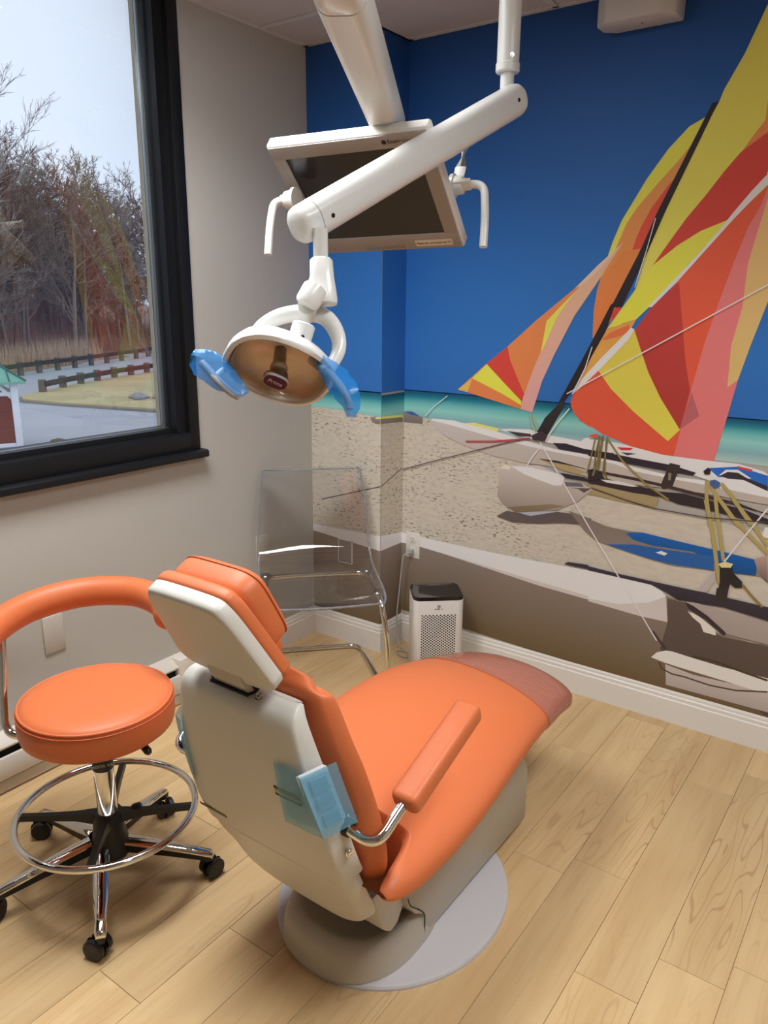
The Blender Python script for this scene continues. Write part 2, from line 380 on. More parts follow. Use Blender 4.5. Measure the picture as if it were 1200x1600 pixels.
# ---------------------------------------------------------------- printed wall mural
MUR = [["P","printed_sail","C",[[1.488,2.049],[1.439,2.026],[1.38,1.966],[1.321,1.884],[1.278,1.81],[1.249,1.76],[1.223,1.692],[1.21,1.646],[1.194,1.586],[1.183,1.538],[1.178,1.471],[1.233,1.471],[1.38,1.798],[1.462,1.979]],[214,202,72],[205,190,80],"v"],["P","printed_sail","C",[[1.457,1.979],[1.412,1.925],[1.361,1.87],[1.297,1.797],[1.265,1.748],[1.235,1.668],[1.203,1.598],[1.189,1.538],[1.183,1.471],[1.243,1.471],[1.333,1.677],[1.392,1.797]],[214,138,78],[218,118,66],"v"],["P","printed_sail","C",[[1.434,1.908],[1.391,1.857],[1.345,1.794],[1.315,1.734],[1.301,1.695],[1.283,1.626],[1.297,1.608],[1.333,1.677],[1.392,1.797]],[196,74,58],[190,70,56],"v"],["P","printed_sail","C",[[1.195,1.582],[1.182,1.54],[1.175,1.467],[1.178,1.374],[1.191,1.361],[1.24,1.431],[1.289,1.522],[1.319,1.668],[1.258,1.658],[1.219,1.6]],[222,120,62],[214,110,62],"v"],["P","printed_sail","C",[[1.292,1.557],[1.287,1.51],[1.269,1.468],[1.243,1.431],[1.239,1.449]],[190,60,55],[190,60,55],"v"],["P","printed_sail","C",[[1.78,2.435],[1.653,2.397],[1.578,2.207],[1.531,2.118],[1.52,2.084],[1.444,1.938],[1.392,1.797],[1.345,1.67],[1.316,1.538],[1.275,1.472],[1.224,1.394],[1.162,1.265],[1.127,1.185],[1.121,1.168],[1.201,1.346],[1.691,1.818],[1.853,2.003],[1.996,2.435]],[196,186,84],[214,202,84],"v"],["P","printed_sail","C",[[1.658,2.072],[1.658,2.018],[1.634,1.986],[1.6,1.934],[1.669,1.985],[1.946,2.179],[1.964,2.341],[1.836,2.435],[1.736,2.435],[1.697,2.228]],[206,134,80],[200,120,72],"v"],["P","printed_sail","C",[[1.669,1.985],[1.6,1.937],[1.559,1.887],[1.512,1.822],[1.459,1.755],[1.409,1.68],[1.366,1.613],[1.439,1.673],[1.508,1.715],[1.583,1.743],[1.6,1.758],[1.646,1.813],[1.684,1.866],[1.852,2.009],[1.944,2.175]],[180,66,56],[178,62,54],"v"],["P","printed_sail","C",[[1.583,1.743],[1.508,1.712],[1.439,1.673],[1.369,1.613],[1.321,1.543],[1.277,1.478],[1.229,1.406],[1.267,1.419],[1.328,1.439],[1.419,1.532],[1.509,1.654],[1.596,1.748]],[220,208,74],[222,206,64],"v"],["P","printed_sail","C",[[1.229,1.406],[1.201,1.356],[1.162,1.265],[1.121,1.171],[1.14,1.186],[1.226,1.294],[1.307,1.396],[1.328,1.439],[1.273,1.419]],[218,140,70],[216,150,70],"v"],["P","printed_sail","C",[[1.305,1.42],[1.244,1.394],[1.213,1.368],[1.226,1.366],[1.283,1.383],[1.31,1.402]],[206,100,62],[206,100,62],"v"],["P","printed_sail","C",[[1.113,1.138],[1.121,1.168],[1.209,1.261],[1.325,1.402],[1.451,1.56],[1.601,1.748],[1.688,1.836],[1.853,2.003],[1.731,1.498],[1.698,1.365],[1.669,1.241],[1.656,1.138],[1.629,0.971],[1.618,0.938],[1.599,0.941],[1.497,0.964],[1.359,1.0],[1.242,1.036],[1.189,1.064],[1.206,1.05],[1.156,1.075],[1.126,1.106]],[200,84,60],[204,78,56],"v"],["P","printed_sail","C",[[1.209,1.261],[1.325,1.402],[1.365,1.313],[1.454,1.159],[1.513,1.08],[1.475,1.035],[1.347,1.126],[1.261,1.198],[1.206,1.263]],[190,178,72],[196,186,74],"v"],["P","printed_sail","C",[[1.325,1.402],[1.376,1.479],[1.457,1.56],[1.495,1.357],[1.51,1.285],[1.53,1.212],[1.51,1.079],[1.435,1.18],[1.386,1.263],[1.347,1.351]],[168,58,52],[150,54,48],"v"],["P","printed_sail","C",[[1.689,1.828],[1.675,1.78],[1.647,1.719],[1.617,1.613],[1.584,1.481],[1.557,1.359],[1.534,1.222],[1.497,0.969],[1.618,0.941],[1.628,0.976],[1.656,1.138],[1.674,1.256],[1.698,1.365],[1.731,1.498],[1.853,2.003]],[196,112,112],[196,104,104],"v"],["P","printed_sail","C",[[1.693,1.8],[1.678,1.718],[1.66,1.612],[1.66,1.482],[1.641,1.363],[1.643,1.287],[1.645,1.23],[1.674,1.256],[1.698,1.365],[1.731,1.498],[1.853,2.003],[1.698,1.841]],[196,158,110],[186,160,100],"v"],["P","printed_sail","C",[[1.535,1.207],[1.568,1.13],[1.51,1.079]],[160,88,92],[160,88,92],"v"],["P","printed_sail","C",[[0.635,1.152],[0.761,1.261],[0.847,1.329],[0.96,1.429],[1.099,1.54],[1.261,1.69],[1.183,1.564],[1.106,1.447],[1.04,1.311],[0.997,1.209],[0.964,1.089],[0.914,1.098],[0.673,1.146]],[226,122,72],[222,112,66],"v"],["P","printed_sail","C",[[0.635,1.152],[0.699,1.201],[0.681,1.145]],[216,160,74],[216,160,74],"v"],["P","printed_sail","C",[[0.699,1.201],[0.761,1.259],[0.916,1.129],[0.917,1.112],[0.834,1.15]],[208,196,70],[208,196,70],"v"],["P","printed_sail","C",[[0.761,1.261],[0.847,1.329],[0.862,1.276],[0.926,1.157],[0.92,1.126],[0.847,1.186]],[182,62,52],[182,62,52],"v"],["P","printed_sail","C",[[1.0,1.426],[1.062,1.49],[1.137,1.565],[1.054,1.414],[1.016,1.349],[0.983,1.302]],[214,196,76],[214,196,76],"v"],["P","printed_sail","C",[[1.261,1.69],[1.173,1.613],[1.1,1.528],[1.038,1.44],[1.002,1.348],[0.97,1.281],[0.939,1.192],[0.919,1.126],[0.918,1.098],[0.964,1.089],[0.997,1.209],[1.04,1.311],[1.106,1.447],[1.183,1.564]],[206,160,122],[192,142,140],"v"],["P","printed_sail","C",[[1.261,1.69],[1.179,1.618],[1.099,1.54],[1.138,1.559],[1.21,1.63]],[216,170,150],[216,170,150],"v"],["P","printed_sail_tape","C",[[1.117,1.168],[1.14,1.186],[1.209,1.258],[1.309,1.372],[1.325,1.405],[1.312,1.411],[1.301,1.396],[1.218,1.306],[1.151,1.226]],[214,210,208],[214,210,208],"v"],["P","printed_sail_tape","C",[[1.376,1.479],[1.451,1.56],[1.602,1.745],[1.688,1.841],[1.684,1.869],[1.644,1.823],[1.595,1.759],[1.577,1.733],[1.52,1.659],[1.364,1.479]],[214,210,208],[214,210,208],"v"],["P","printed_sail_tape","C",[[1.682,1.874],[1.855,2.034],[1.854,1.999],[1.686,1.836]],[214,210,208],[214,210,208],"v"],["P","printed_mast","C",[[1.501,2.084],[1.519,2.087],[1.393,1.786],[1.346,1.659],[1.274,1.478],[1.236,1.477],[1.322,1.665],[1.364,1.777]],[38,32,36],[38,32,36],"v"],["P","printed_mast","C",[[1.254,1.498],[1.224,1.394],[1.126,1.198],[1.088,1.136],[1.067,1.134],[1.163,1.329],[1.235,1.486]],[38,32,36],[38,32,36],"v"],["P","printed_mast","C",[[1.08,1.142],[1.093,1.126],[1.025,0.997],[0.976,0.991],[1.019,1.075]],[48,44,46],[36,34,36],"v"],["P","printed_boat","C",[[0.372,1.04],[0.411,1.046],[0.452,1.03],[0.47,1.026],[0.471,0.999],[0.376,0.998],[0.366,1.017]],[120,112,112],[100,92,90],"v"],["P","printed_boat","C",[[0.381,1.042],[0.423,1.044],[0.458,1.028],[0.411,1.031]],[50,80,140],[50,80,140],"v"],["P","printed_boat","C",[[0.673,1.02],[0.714,1.027],[0.828,1.014],[0.822,1.002],[0.742,1.005]],[206,202,110],[206,202,110],"v"],["P","printed_boat","C",[[0.822,1.01],[0.873,1.018],[0.961,1.024],[1.012,1.012],[1.166,1.001],[1.177,1.013],[1.21,1.022],[1.193,1.012],[1.304,1.01],[1.465,0.986],[1.613,0.984],[1.707,0.985],[1.785,0.971],[1.799,0.963],[1.806,0.914],[2.607,0.811],[2.622,0.732],[1.621,0.918],[1.468,0.95],[1.197,0.971],[1.001,0.983]],[206,206,208],[198,196,196],"v"],["P","printed_boat","C",[[0.861,1.008],[0.887,1.008],[0.963,1.007],[0.969,0.996],[0.913,0.993]],[60,50,60],[60,50,60],"v"],["P","printed_boat","C",[[1.201,1.029],[1.226,1.035],[1.23,1.019],[1.193,1.02]],[206,80,56],[206,80,56],"v"],["P","printed_boat","C",[[1.616,0.959],[1.708,0.976],[1.8,0.958],[1.806,0.914],[1.754,0.937],[1.694,0.939],[1.652,0.933]],[36,92,170],[36,92,170],"v"],["P","printed_boat","C",[[1.652,0.938],[1.672,0.961],[1.709,0.966],[1.753,0.942],[1.74,0.94],[1.706,0.95],[1.674,0.946]],[206,210,214],[206,210,214],"v"],["P","printed_boat","C",[[1.656,0.938],[1.678,0.954],[1.71,0.956],[1.739,0.942],[1.804,0.924],[1.807,0.907],[1.731,0.934],[1.681,0.932]],[46,44,50],[46,44,50],"v"],["P","printed_boat","C",[[1.301,0.994],[1.359,0.998],[1.35,0.989],[1.318,0.985]],[180,50,55],[180,50,55],"v"],["P","printed_boat","C",[[1.316,0.978],[1.372,0.979],[1.341,0.969]],[60,50,60],[60,50,60],"v"],["P","printed_boat","C",[[1.707,0.978],[1.754,0.972],[1.75,0.964],[1.708,0.971]],[180,60,60],[180,60,60],"v"],["P","printed_hull","C",[[0.516,1.025],[0.617,1.027],[0.809,1.003],[0.965,0.973],[1.064,0.961],[1.182,0.952],[1.295,0.944],[1.366,0.931],[1.523,0.915],[1.621,0.913],[1.808,0.895],[2.61,0.794],[2.622,0.732],[1.812,0.863],[1.674,0.869],[1.527,0.873],[1.372,0.867],[1.262,0.868],[1.188,0.874],[1.068,0.893],[0.945,0.892],[0.814,0.902],[0.677,0.929],[0.577,0.961],[0.517,1.005]],[170,164,162],[150,138,118],"v"],["P","printed_hull","C",[[0.516,1.025],[0.617,1.027],[0.809,1.003],[0.965,0.976],[1.064,0.961],[1.182,0.955],[1.295,0.947],[1.366,0.931],[1.523,0.915],[1.621,0.916],[1.808,0.9],[2.609,0.803],[2.612,0.785],[1.809,0.887],[1.623,0.9],[1.524,0.905],[1.367,0.916],[1.296,0.933],[1.183,0.942],[1.064,0.949],[0.953,0.959],[0.797,0.978],[0.604,1.007],[0.517,1.017]],[214,212,212],[214,212,212],"v"],["P","printed_hull","C",[[1.006,0.914],[1.127,0.906],[1.198,0.887],[1.165,0.877],[1.105,0.883]],[150,132,96],[150,132,96],"v"],["P","printed_beam","C",[[1.056,0.983],[1.109,0.986],[1.18,0.974],[1.292,0.971],[1.294,0.952],[1.181,0.958],[1.081,0.963]],[44,38,46],[44,38,46],"v"],["P","printed_beam","C",[[1.197,0.971],[1.253,0.972],[1.363,0.963],[1.498,0.954],[1.58,0.938],[1.571,0.927],[1.418,0.935],[1.255,0.947],[1.198,0.95]],[44,38,46],[44,38,46],"v"],["P","printed_beam","C",[[1.0,0.916],[1.079,0.917],[1.186,0.902],[1.198,0.898],[1.127,0.906],[1.043,0.91]],[50,42,44],[50,42,44],"v"],["P","printed_beam","C",[[1.236,0.901],[1.369,0.894],[1.506,0.881],[1.607,0.869],[1.722,0.856],[1.816,0.831],[2.618,0.75],[2.621,0.736],[1.723,0.846],[1.507,0.87],[1.37,0.883],[1.243,0.89]],[56,46,44],[56,46,44],"v"],["P","printed_hull","C",[[1.19,0.846],[1.225,0.846],[1.263,0.851],[1.428,0.837],[1.465,0.832],[1.458,0.793],[1.324,0.799],[1.256,0.805],[1.193,0.807]],[140,126,92],[140,126,92],"v"],["P","printed_beam","C",[[1.094,0.873],[1.188,0.869],[1.224,0.86],[1.301,0.871],[1.304,0.846],[1.19,0.855],[1.119,0.856]],[46,38,42],[46,38,42],"v"],["P","printed_beam","C",[[1.204,0.877],[1.272,0.875],[1.372,0.867],[1.468,0.856],[1.548,0.861],[1.677,0.844],[1.748,0.835],[1.818,0.816],[2.624,0.718],[2.628,0.697],[1.82,0.799],[1.728,0.806],[1.632,0.816],[1.533,0.821],[1.469,0.838],[1.375,0.837],[1.207,0.849]],[46,38,42],[46,38,42],"v"],["P","printed_beam","C",[[1.25,0.869],[1.317,0.873],[1.393,0.864],[1.372,0.859],[1.274,0.861]],[188,184,180],[188,184,180],"v"],["P","printed_beam","C",[[1.49,0.961],[1.526,0.957],[1.507,0.876],[1.477,0.866],[1.466,0.875]],[52,44,44],[52,44,44],"v"],["P","printed_beam","C",[[1.489,0.926],[1.499,0.927],[1.499,0.901],[1.491,0.9]],[120,112,92],[120,112,92],"v"],["P","printed_hull","C",[[0.843,0.858],[0.862,0.872],[0.894,0.876],[1.007,0.891],[1.107,0.863],[1.114,0.847],[1.191,0.841],[1.223,0.829],[1.173,0.775],[1.092,0.727],[0.982,0.7],[0.905,0.696],[0.857,0.719],[0.836,0.747]],[176,168,162],[128,118,106],"v"],["P","printed_hull","C",[[0.888,0.872],[0.958,0.879],[1.046,0.872],[1.1,0.865],[1.112,0.855],[1.103,0.825],[1.074,0.821],[1.011,0.833],[0.947,0.848]],[206,206,210],[206,206,210],"v"],["P","printed_hull","C",[[0.843,0.858],[0.862,0.875],[0.888,0.872],[0.883,0.857]],[196,186,172],[196,186,172],"v"],["P","printed_hull","C",[[1.067,0.747],[1.121,0.746],[0.982,0.698],[0.918,0.695],[0.878,0.704]],[122,108,86],[104,92,74],"v"],["P","printed_hull","C",[[1.22,0.831],[1.193,0.81],[1.169,0.821],[1.134,0.821]],[80,70,70],[80,70,70],"v"],["P","printed_hull","C",[[1.114,0.841],[1.179,0.845],[1.191,0.832],[1.121,0.825]],[90,86,92],[90,86,92],"v"],["P","printed_hull","C",[[0.931,0.691],[1.081,0.722],[1.093,0.718],[1.021,0.691],[0.958,0.684]],[150,152,164],[150,152,164],"v"],["P","printed_shadow","C",[[0.837,0.66],[0.879,0.689],[0.931,0.691],[0.983,0.685],[1.093,0.721],[1.177,0.723],[1.23,0.715],[1.22,0.69],[1.114,0.68],[1.023,0.661],[0.908,0.647]],[84,74,74],[84,74,74],"v"],["P","printed_shadow","C",[[1.139,0.733],[1.218,0.714],[1.288,0.697],[1.366,0.694],[1.409,0.696],[1.547,0.683],[1.697,0.675],[1.791,0.673],[1.837,0.666],[1.843,0.621],[1.704,0.612],[1.536,0.598],[1.461,0.605],[1.34,0.621],[1.259,0.634],[1.21,0.663]],[110,98,88],[120,110,104],"v"],["P","printed_tarp","C",[[1.361,0.685],[1.42,0.698],[1.547,0.689],[1.696,0.68],[1.795,0.673],[1.807,0.655],[1.807,0.618],[1.728,0.612],[1.6,0.661],[1.462,0.656],[1.391,0.665]],[22,84,150],[18,66,120],"v"],["P","printed_tarp","C",[[1.294,0.629],[1.392,0.648],[1.53,0.652],[1.669,0.658],[1.675,0.608],[1.525,0.601],[1.461,0.605],[1.362,0.619]],[40,84,140],[36,80,140],"v"],["P","printed_tarp","C",[[1.474,0.633],[1.494,0.643],[1.516,0.638],[1.506,0.628]],[190,196,206],[190,196,206],"v"],["P","printed_shadow","C",[[1.795,0.673],[1.833,0.697],[1.846,0.6],[1.815,0.625]],[160,138,126],[90,74,74],"v"],["P","printed_hull","C",[[1.814,0.78],[1.822,0.787],[1.826,0.757],[1.807,0.759]],[220,220,220],[220,220,220],"v"],["P","printed_hull","C",[[1.814,0.788],[2.609,0.803],[2.635,0.661],[1.807,0.754]],[210,208,208],[210,208,208],"v"],["P","printed_bow","C",[[0.359,0.468],[0.597,0.452],[0.829,0.429],[1.044,0.408],[1.243,0.398],[1.244,0.392],[1.445,0.381],[1.542,0.389],[1.524,0.482],[1.59,0.47],[1.658,0.407],[1.711,0.387],[1.745,0.385],[1.827,0.38],[1.873,0.387],[2.686,0.387],[2.732,0.141],[1.906,0.125],[1.159,0.123],[0.351,0.148]],[122,110,102],[92,76,52],"v"],["P","printed_bow","C",[[1.533,0.473],[1.59,0.47],[1.66,0.396],[1.732,0.376],[1.873,0.382],[2.686,0.387],[2.732,0.141],[1.906,0.125],[1.698,0.235],[1.553,0.221],[1.527,0.273],[1.542,0.383]],[84,72,66],[72,60,54],"v"],["P","printed_bow","C",[[0.359,0.505],[0.431,0.511],[0.498,0.505],[0.713,0.503],[0.968,0.506],[1.137,0.511],[1.234,0.514],[1.349,0.512],[1.471,0.51],[1.509,0.496],[1.527,0.477],[1.542,0.383],[1.445,0.381],[1.361,0.387],[1.244,0.392],[1.243,0.398],[1.044,0.408],[0.829,0.429],[0.597,0.452],[0.432,0.463],[0.359,0.46]],[206,208,212],[196,192,192],"v"],["P","printed_bow","C",[[0.597,0.453],[0.902,0.434],[1.242,0.412],[1.243,0.403],[1.359,0.408],[1.467,0.44],[1.527,0.477],[1.542,0.383],[1.445,0.381],[1.244,0.392],[1.243,0.398],[1.044,0.408],[0.829,0.429]],[178,170,168],[180,172,170],"v"],["P","printed_bow","C",[[1.59,0.475],[1.63,0.479],[1.72,0.473],[1.863,0.466],[2.676,0.443],[2.69,0.369],[1.873,0.387],[1.779,0.389],[1.73,0.392],[1.666,0.426]],[150,138,134],[140,128,124],"v"],["P","printed_bow","C",[[1.606,0.442],[1.645,0.432],[1.704,0.397],[1.709,0.376],[1.667,0.378],[1.653,0.406],[1.626,0.422]],[198,188,180],[198,188,180],"v"],["P","printed_bow","C",[[1.59,0.475],[1.622,0.466],[1.675,0.44],[1.739,0.395],[1.736,0.38],[1.715,0.394],[1.666,0.426],[1.608,0.451]],[52,42,46],[52,42,46],"v"],["P","printed_beam","C",[[1.137,0.521],[1.152,0.531],[1.232,0.536],[1.232,0.531],[1.348,0.526],[1.469,0.524],[1.564,0.523],[1.714,0.522],[1.856,0.518],[2.67,0.474],[2.679,0.428],[1.862,0.471],[1.719,0.484],[1.569,0.476],[1.525,0.494],[1.471,0.51],[1.349,0.512],[1.234,0.514],[1.233,0.519],[1.143,0.519]],[56,48,58],[36,32,36],"v"],["P","printed_hull","C",[[1.551,0.22],[1.559,0.163],[1.561,0.14],[1.904,0.144],[2.729,0.16],[2.713,0.246],[1.894,0.218],[1.65,0.208]],[176,166,160],[150,142,138],"v"],["P","printed_hull","C",[[1.498,0.232],[1.517,0.258],[1.548,0.273],[1.569,0.276],[1.643,0.271],[1.744,0.266],[1.841,0.267],[1.888,0.267],[2.709,0.265],[2.714,0.24],[1.886,0.218],[1.855,0.211],[1.7,0.218],[1.596,0.222],[1.548,0.225]],[206,198,192],[198,190,184],"v"],["L","printed_rope","C",[[1.642,0.277],[1.693,0.28],[1.743,0.277],[1.793,0.269],[1.889,0.259]],[64,56,40],[64,56,40],0.008],["L","printed_rope","C",[[1.529,0.22],[1.54,0.199],[1.578,0.189],[1.631,0.191]],[64,56,40],[64,56,40],0.0056],["L","printed_rope","C",[[1.631,0.19],[1.711,0.185],[1.795,0.192],[1.894,0.218]],[64,56,40],[64,56,40],0.0055],["L","printed_rope","C",[[1.618,0.918],[1.622,0.866],[1.646,0.76]],[150,136,84],[150,136,84],0.0118],["L","printed_rope","C",[[1.621,0.913],[1.649,0.876],[1.672,0.765]],[150,136,84],[150,136,84],0.0117],["L","printed_rope","C",[[1.638,0.89],[1.688,0.83],[1.736,0.776]],[150,136,84],[150,136,84],0.0117],["L","printed_rope","C",[[1.664,0.914],[1.701,0.878],[1.739,0.828],[1.772,0.788]],[150,136,84],[150,136,84],0.0117],["L","printed_rope","C",[[1.621,0.851],[1.654,0.752],[1.683,0.629],[1.699,0.567]],[150,136,84],[150,136,84],0.0132],["L","printed_rope","C",[[1.652,0.856],[1.67,0.781],[1.702,0.649]],[150,136,84],[150,136,84],0.0118],["L","printed_rope","C",[[1.666,0.858],[1.714,0.804],[1.772,0.752],[1.833,0.702]],[150,136,84],[150,136,84],0.0118],["L","printed_rope","C",[[1.707,0.865],[1.771,0.798],[1.83,0.727]],[150,136,84],[150,136,84],0.0117],["L","printed_rope","C",[[1.772,0.578],[1.797,0.552],[1.841,0.514]],[120,100,50],[120,100,50],0.0072],["P","printed_fitting","C",[[1.692,0.631],[1.729,0.644],[1.737,0.614],[1.769,0.588],[1.771,0.567],[1.748,0.562],[1.732,0.575],[1.728,0.53],[1.695,0.522],[1.699,0.567]],[40,36,36],[40,36,36],"v"],["P","printed_fitting","C",[[1.687,0.635],[1.705,0.647],[1.733,0.645],[1.728,0.63],[1.698,0.624]],[190,180,130],[190,180,130],"v"],["P","printed_fitting","C",[[1.692,0.549],[1.73,0.558],[1.728,0.508],[1.692,0.505]],[48,42,40],[48,42,40],"v"],["P","printed_fitting","C",[[1.63,0.524],[1.68,0.612],[1.684,0.575],[1.66,0.525]],[160,152,148],[160,152,148],"v"],["L","printed_rope","C",[[1.705,0.647],[1.762,0.756],[1.814,0.851]],[190,188,192],[190,188,192],0.0052],["P","printed_fitting","C",[[1.603,0.947],[1.616,0.961],[1.626,0.955],[1.625,0.939],[1.609,0.937]],[40,34,38],[40,34,38],"v"],["P","printed_fitting","C",[[1.628,0.919],[1.644,0.924],[1.661,0.916],[1.661,0.901],[1.643,0.893],[1.629,0.904]],[60,84,130],[60,84,130],"v"],["L","printed_rope","C",[[1.237,1.03],[1.226,0.963],[1.226,0.885]],[100,88,48],[100,88,48],0.0058],["L","printed_rope","C",[[1.248,1.031],[1.244,0.943],[1.238,0.881]],[100,88,48],[100,88,48],0.0058],["L","printed_rope","C",[[1.265,1.028],[1.259,0.895],[1.278,0.876]],[100,88,48],[100,88,48],0.0058],["L","printed_rope","C",[[1.265,1.022],[1.326,0.948],[1.413,0.878],[1.501,0.832]],[126,112,66],[126,112,66],0.0072],["P","printed_fitting","C",[[1.202,0.899],[1.225,0.907],[1.254,0.895],[1.267,0.874],[1.206,0.86]],[44,38,38],[44,38,38],"v"],["L","printed_rope","C",[[1.219,0.834],[1.35,0.808],[1.458,0.793],[1.635,0.79],[1.819,0.806]],[70,60,52],[70,60,52],0.0038],["L","printed_rope","C",[[1.236,1.03],[1.237,0.942],[1.222,0.879]],[110,98,60],[110,98,60],0.0073],["L","printed_rope","C",[[1.221,1.023],[1.207,0.928],[1.198,0.887]],[110,98,60],[110,98,60],0.0049],["L","printed_rope","C",[[1.261,1.011],[1.265,0.902],[1.276,0.875]],[110,98,60],[110,98,60],0.0049],["L","printed_rope","C",[[0.958,1.084],[0.97,1.042],[0.987,1.015]],[150,160,120],[150,160,120],0.005],["L","printed_rope","C",[[0.971,1.077],[0.992,1.027]],[150,160,120],[150,160,120],0.005],["L","printed_rope","C",[[1.114,1.117],[1.069,1.058],[1.042,1.015],[1.026,0.985]],[190,200,180],[190,200,180],0.0045],["L","printed_rope","C",[[0.683,0.948],[0.811,0.962],[0.964,0.99]],[170,60,70],[170,60,70],0.0067],["P","printed_fitting","C",[[0.969,1.002],[1.011,1.024],[1.036,1.009],[1.026,0.985],[0.976,0.986]],[56,44,52],[56,44,52],"v"],["L","printed_rope","C",[[1.006,0.981],[1.219,0.69],[1.512,0.303]],[196,190,194],[196,190,194],0.005],["L","printed_rope","C",[[1.495,0.336],[1.526,0.301],[1.545,0.279]],[60,50,56],[60,50,56],0.008],["L","printed_rope","C",[[0.964,0.99],[0.864,0.962],[0.733,0.917],[0.536,0.849],[0.382,0.793]],[74,66,64],[74,66,64],0.0039],["L","printed_rope","C",[[0.958,0.884],[0.98,0.922],[1.003,0.954]],[200,198,198],[200,198,198],0.005],["L","printed_rope","C",[[1.1,1.17],[1.723,1.547],[2.029,1.733]],[222,214,200],[222,214,200],0.0039],["L","printed_rope","C",[[0.487,1.033],[0.529,1.077],[0.592,1.124]],[170,200,196],[170,200,196],0.0035],["L","printed_rope","C",[[1.182,1.342],[1.162,1.265],[1.121,1.171]],[210,200,196],[210,200,196],0.0034],["L","printed_rope","C",[[1.363,1.76],[1.345,1.67],[1.315,1.543]],[206,206,206],[206,206,206],0.0028],["P","printed_boat","B1",[[0.321,1.031],[0.348,1.036],[0.371,1.037],[0.371,1.007],[0.348,1.005],[0.324,1.017]],[132,122,116],[96,88,84],"v"],["P","printed_boat","B2",[[-0.171,1.038],[-0.017,1.024],[-0.01,0.999],[-0.17,1.008]],[128,118,110],[104,94,88],"v"],["P","printed_boat","B1",[[0.348,1.032],[0.371,1.036],[0.371,1.028],[0.348,1.026]],[204,200,110],[204,200,110],"v"],["P","printed_boat","B2",[[-0.171,1.038],[-0.011,1.03],[-0.01,1.019],[-0.171,1.029]],[204,200,110],[204,200,110],"v"],["L","printed_rope","B1",[[0.053,0.641],[0.263,0.709],[0.376,0.745]],[80,72,66],[80,72,66],0.0044],["L","printed_rope","B2",[[-0.164,0.745],[-0.012,0.798]],[80,72,66],[80,72,66],0.0042]]
PG = 1.6
def pcol(c):
    return tuple(min(.86, v*PG) for v in lin(c))
PRINT = bpy.data.materials.new('printed_vinyl'); PRINT.use_nodes = True
pb = PRINT.node_tree.nodes['Principled BSDF']; pb.inputs['Roughness'].default_value = .5; pb.inputs['Specular IOR Level'].default_value = .3
pa = PRINT.node_tree.nodes.new('ShaderNodeAttribute'); pa.attribute_name = 'ink'
PRINT.node_tree.links.new(pa.outputs['Color'], pb.inputs['Base Color'])
def sandmat():
    m = bpy.data.materials.new('printed_sand_speckle'); m.use_nodes = True; nt = m.node_tree; N = nt.nodes; L = nt.links
    b = N['Principled BSDF']; b.inputs['Roughness'].default_value = .5; b.inputs['Specular IOR Level'].default_value = .3
    g = N.new('ShaderNodeNewGeometry'); sx = N.new('ShaderNodeSeparateXYZ'); L.new(g.outputs['Position'], sx.inputs[0])
    ad = N.new('ShaderNodeMath'); ad.operation = 'SUBTRACT'; L.new(sx.outputs[0], ad.inputs[0]); L.new(sx.outputs[1], ad.inputs[1])
    cb = N.new('ShaderNodeCombineXYZ'); L.new(ad.outputs[0], cb.inputs[0]); L.new(sx.outputs[2], cb.inputs[1])
    def nz(sx_, sy_, det, rot=0., ro=.55):
        mp = N.new('ShaderNodeMapping'); mp.inputs['Scale'].default_value = (sx_, sy_, 1); mp.inputs['Rotation'].default_value = (0, 0, rot)
        n = N.new('ShaderNodeTexNoise'); n.inputs['Scale'].default_value = 1; n.inputs['Detail'].default_value = det; n.inputs['Roughness'].default_value = ro
        L.new(cb.outputs[0], mp.inputs[0]); L.new(mp.outputs[0], n.inputs['Vector']); return n
    a = nz(48, 150, 4, .14); a1 = N.new('ShaderNodeMapRange'); a1.inputs[1].default_value = .56; a1.inputs[2].default_value = .62; L.new(a.outputs['Fac'], a1.inputs[0])
    bnz = nz(6, 9, 3); b1 = N.new('ShaderNodeMapRange'); b1.inputs[1].default_value = .36; b1.inputs[2].default_value = .62; L.new(bnz.outputs['Fac'], b1.inputs[0])
    rg = N.new('ShaderNodeMapRange'); rg.inputs[1].default_value = 1.35; rg.inputs[2].default_value = .85; L.new(sx.outputs[0], rg.inputs[0])
    m0 = N.new('ShaderNodeMath'); m0.operation = 'MULTIPLY'; L.new(b1.outputs[0], m0.inputs[0]); L.new(rg.outputs[0], m0.inputs[1])
    m1 = N.new('ShaderNodeMath'); m1.operation = 'MULTIPLY'; L.new(a1.outputs[0], m1.inputs[0]); L.new(m0.outputs[0], m1.inputs[1])
    m2 = N.new('ShaderNodeMath'); m2.operation = 'MULTIPLY'; m2.inputs[1].default_value = .85; L.new(m1.outputs[0], m2.inputs[0])
    c = nz(20, 60, 5, .12); mixc = N.new('ShaderNodeMix'); mixc.data_type = 'RGBA'
    mixc.inputs[6].default_value = pcol((160, 152, 138)) + (1,); mixc.inputs[7].default_value = pcol((184, 178, 166)) + (1,)
    L.new(c.outputs['Fac'], mixc.inputs[0])
    mx = N.new('ShaderNodeMix'); mx.data_type = 'RGBA'; mx.inputs[7].default_value = pcol((72, 56, 36)) + (1,)
    L.new(m2.outputs[0], mx.inputs[0]); L.new(mixc.outputs[2], mx.inputs[6]); L.new(mx.outputs[2], b.inputs['Base Color']); return m
SAND = sandmat()
mural = thing('wall_mural', 'large wallpaper mural of striped sailing catamarans on a sandy beach under blue sky', 'mural', (1.4, -.002, .13))
class Ink:
    def __init__(s): s.V = []; s.F = []; s.C = []
parts = {}
KEY = [0]
layer = {'C': 0, 'B1': 0, 'B2': 0}
def to3(wall, u, v, e):
    if wall == 'C': return (u, -e, v)
    if wall == 'B1': return (u, CYB-e, v)
    return (CX1+e, u, v)
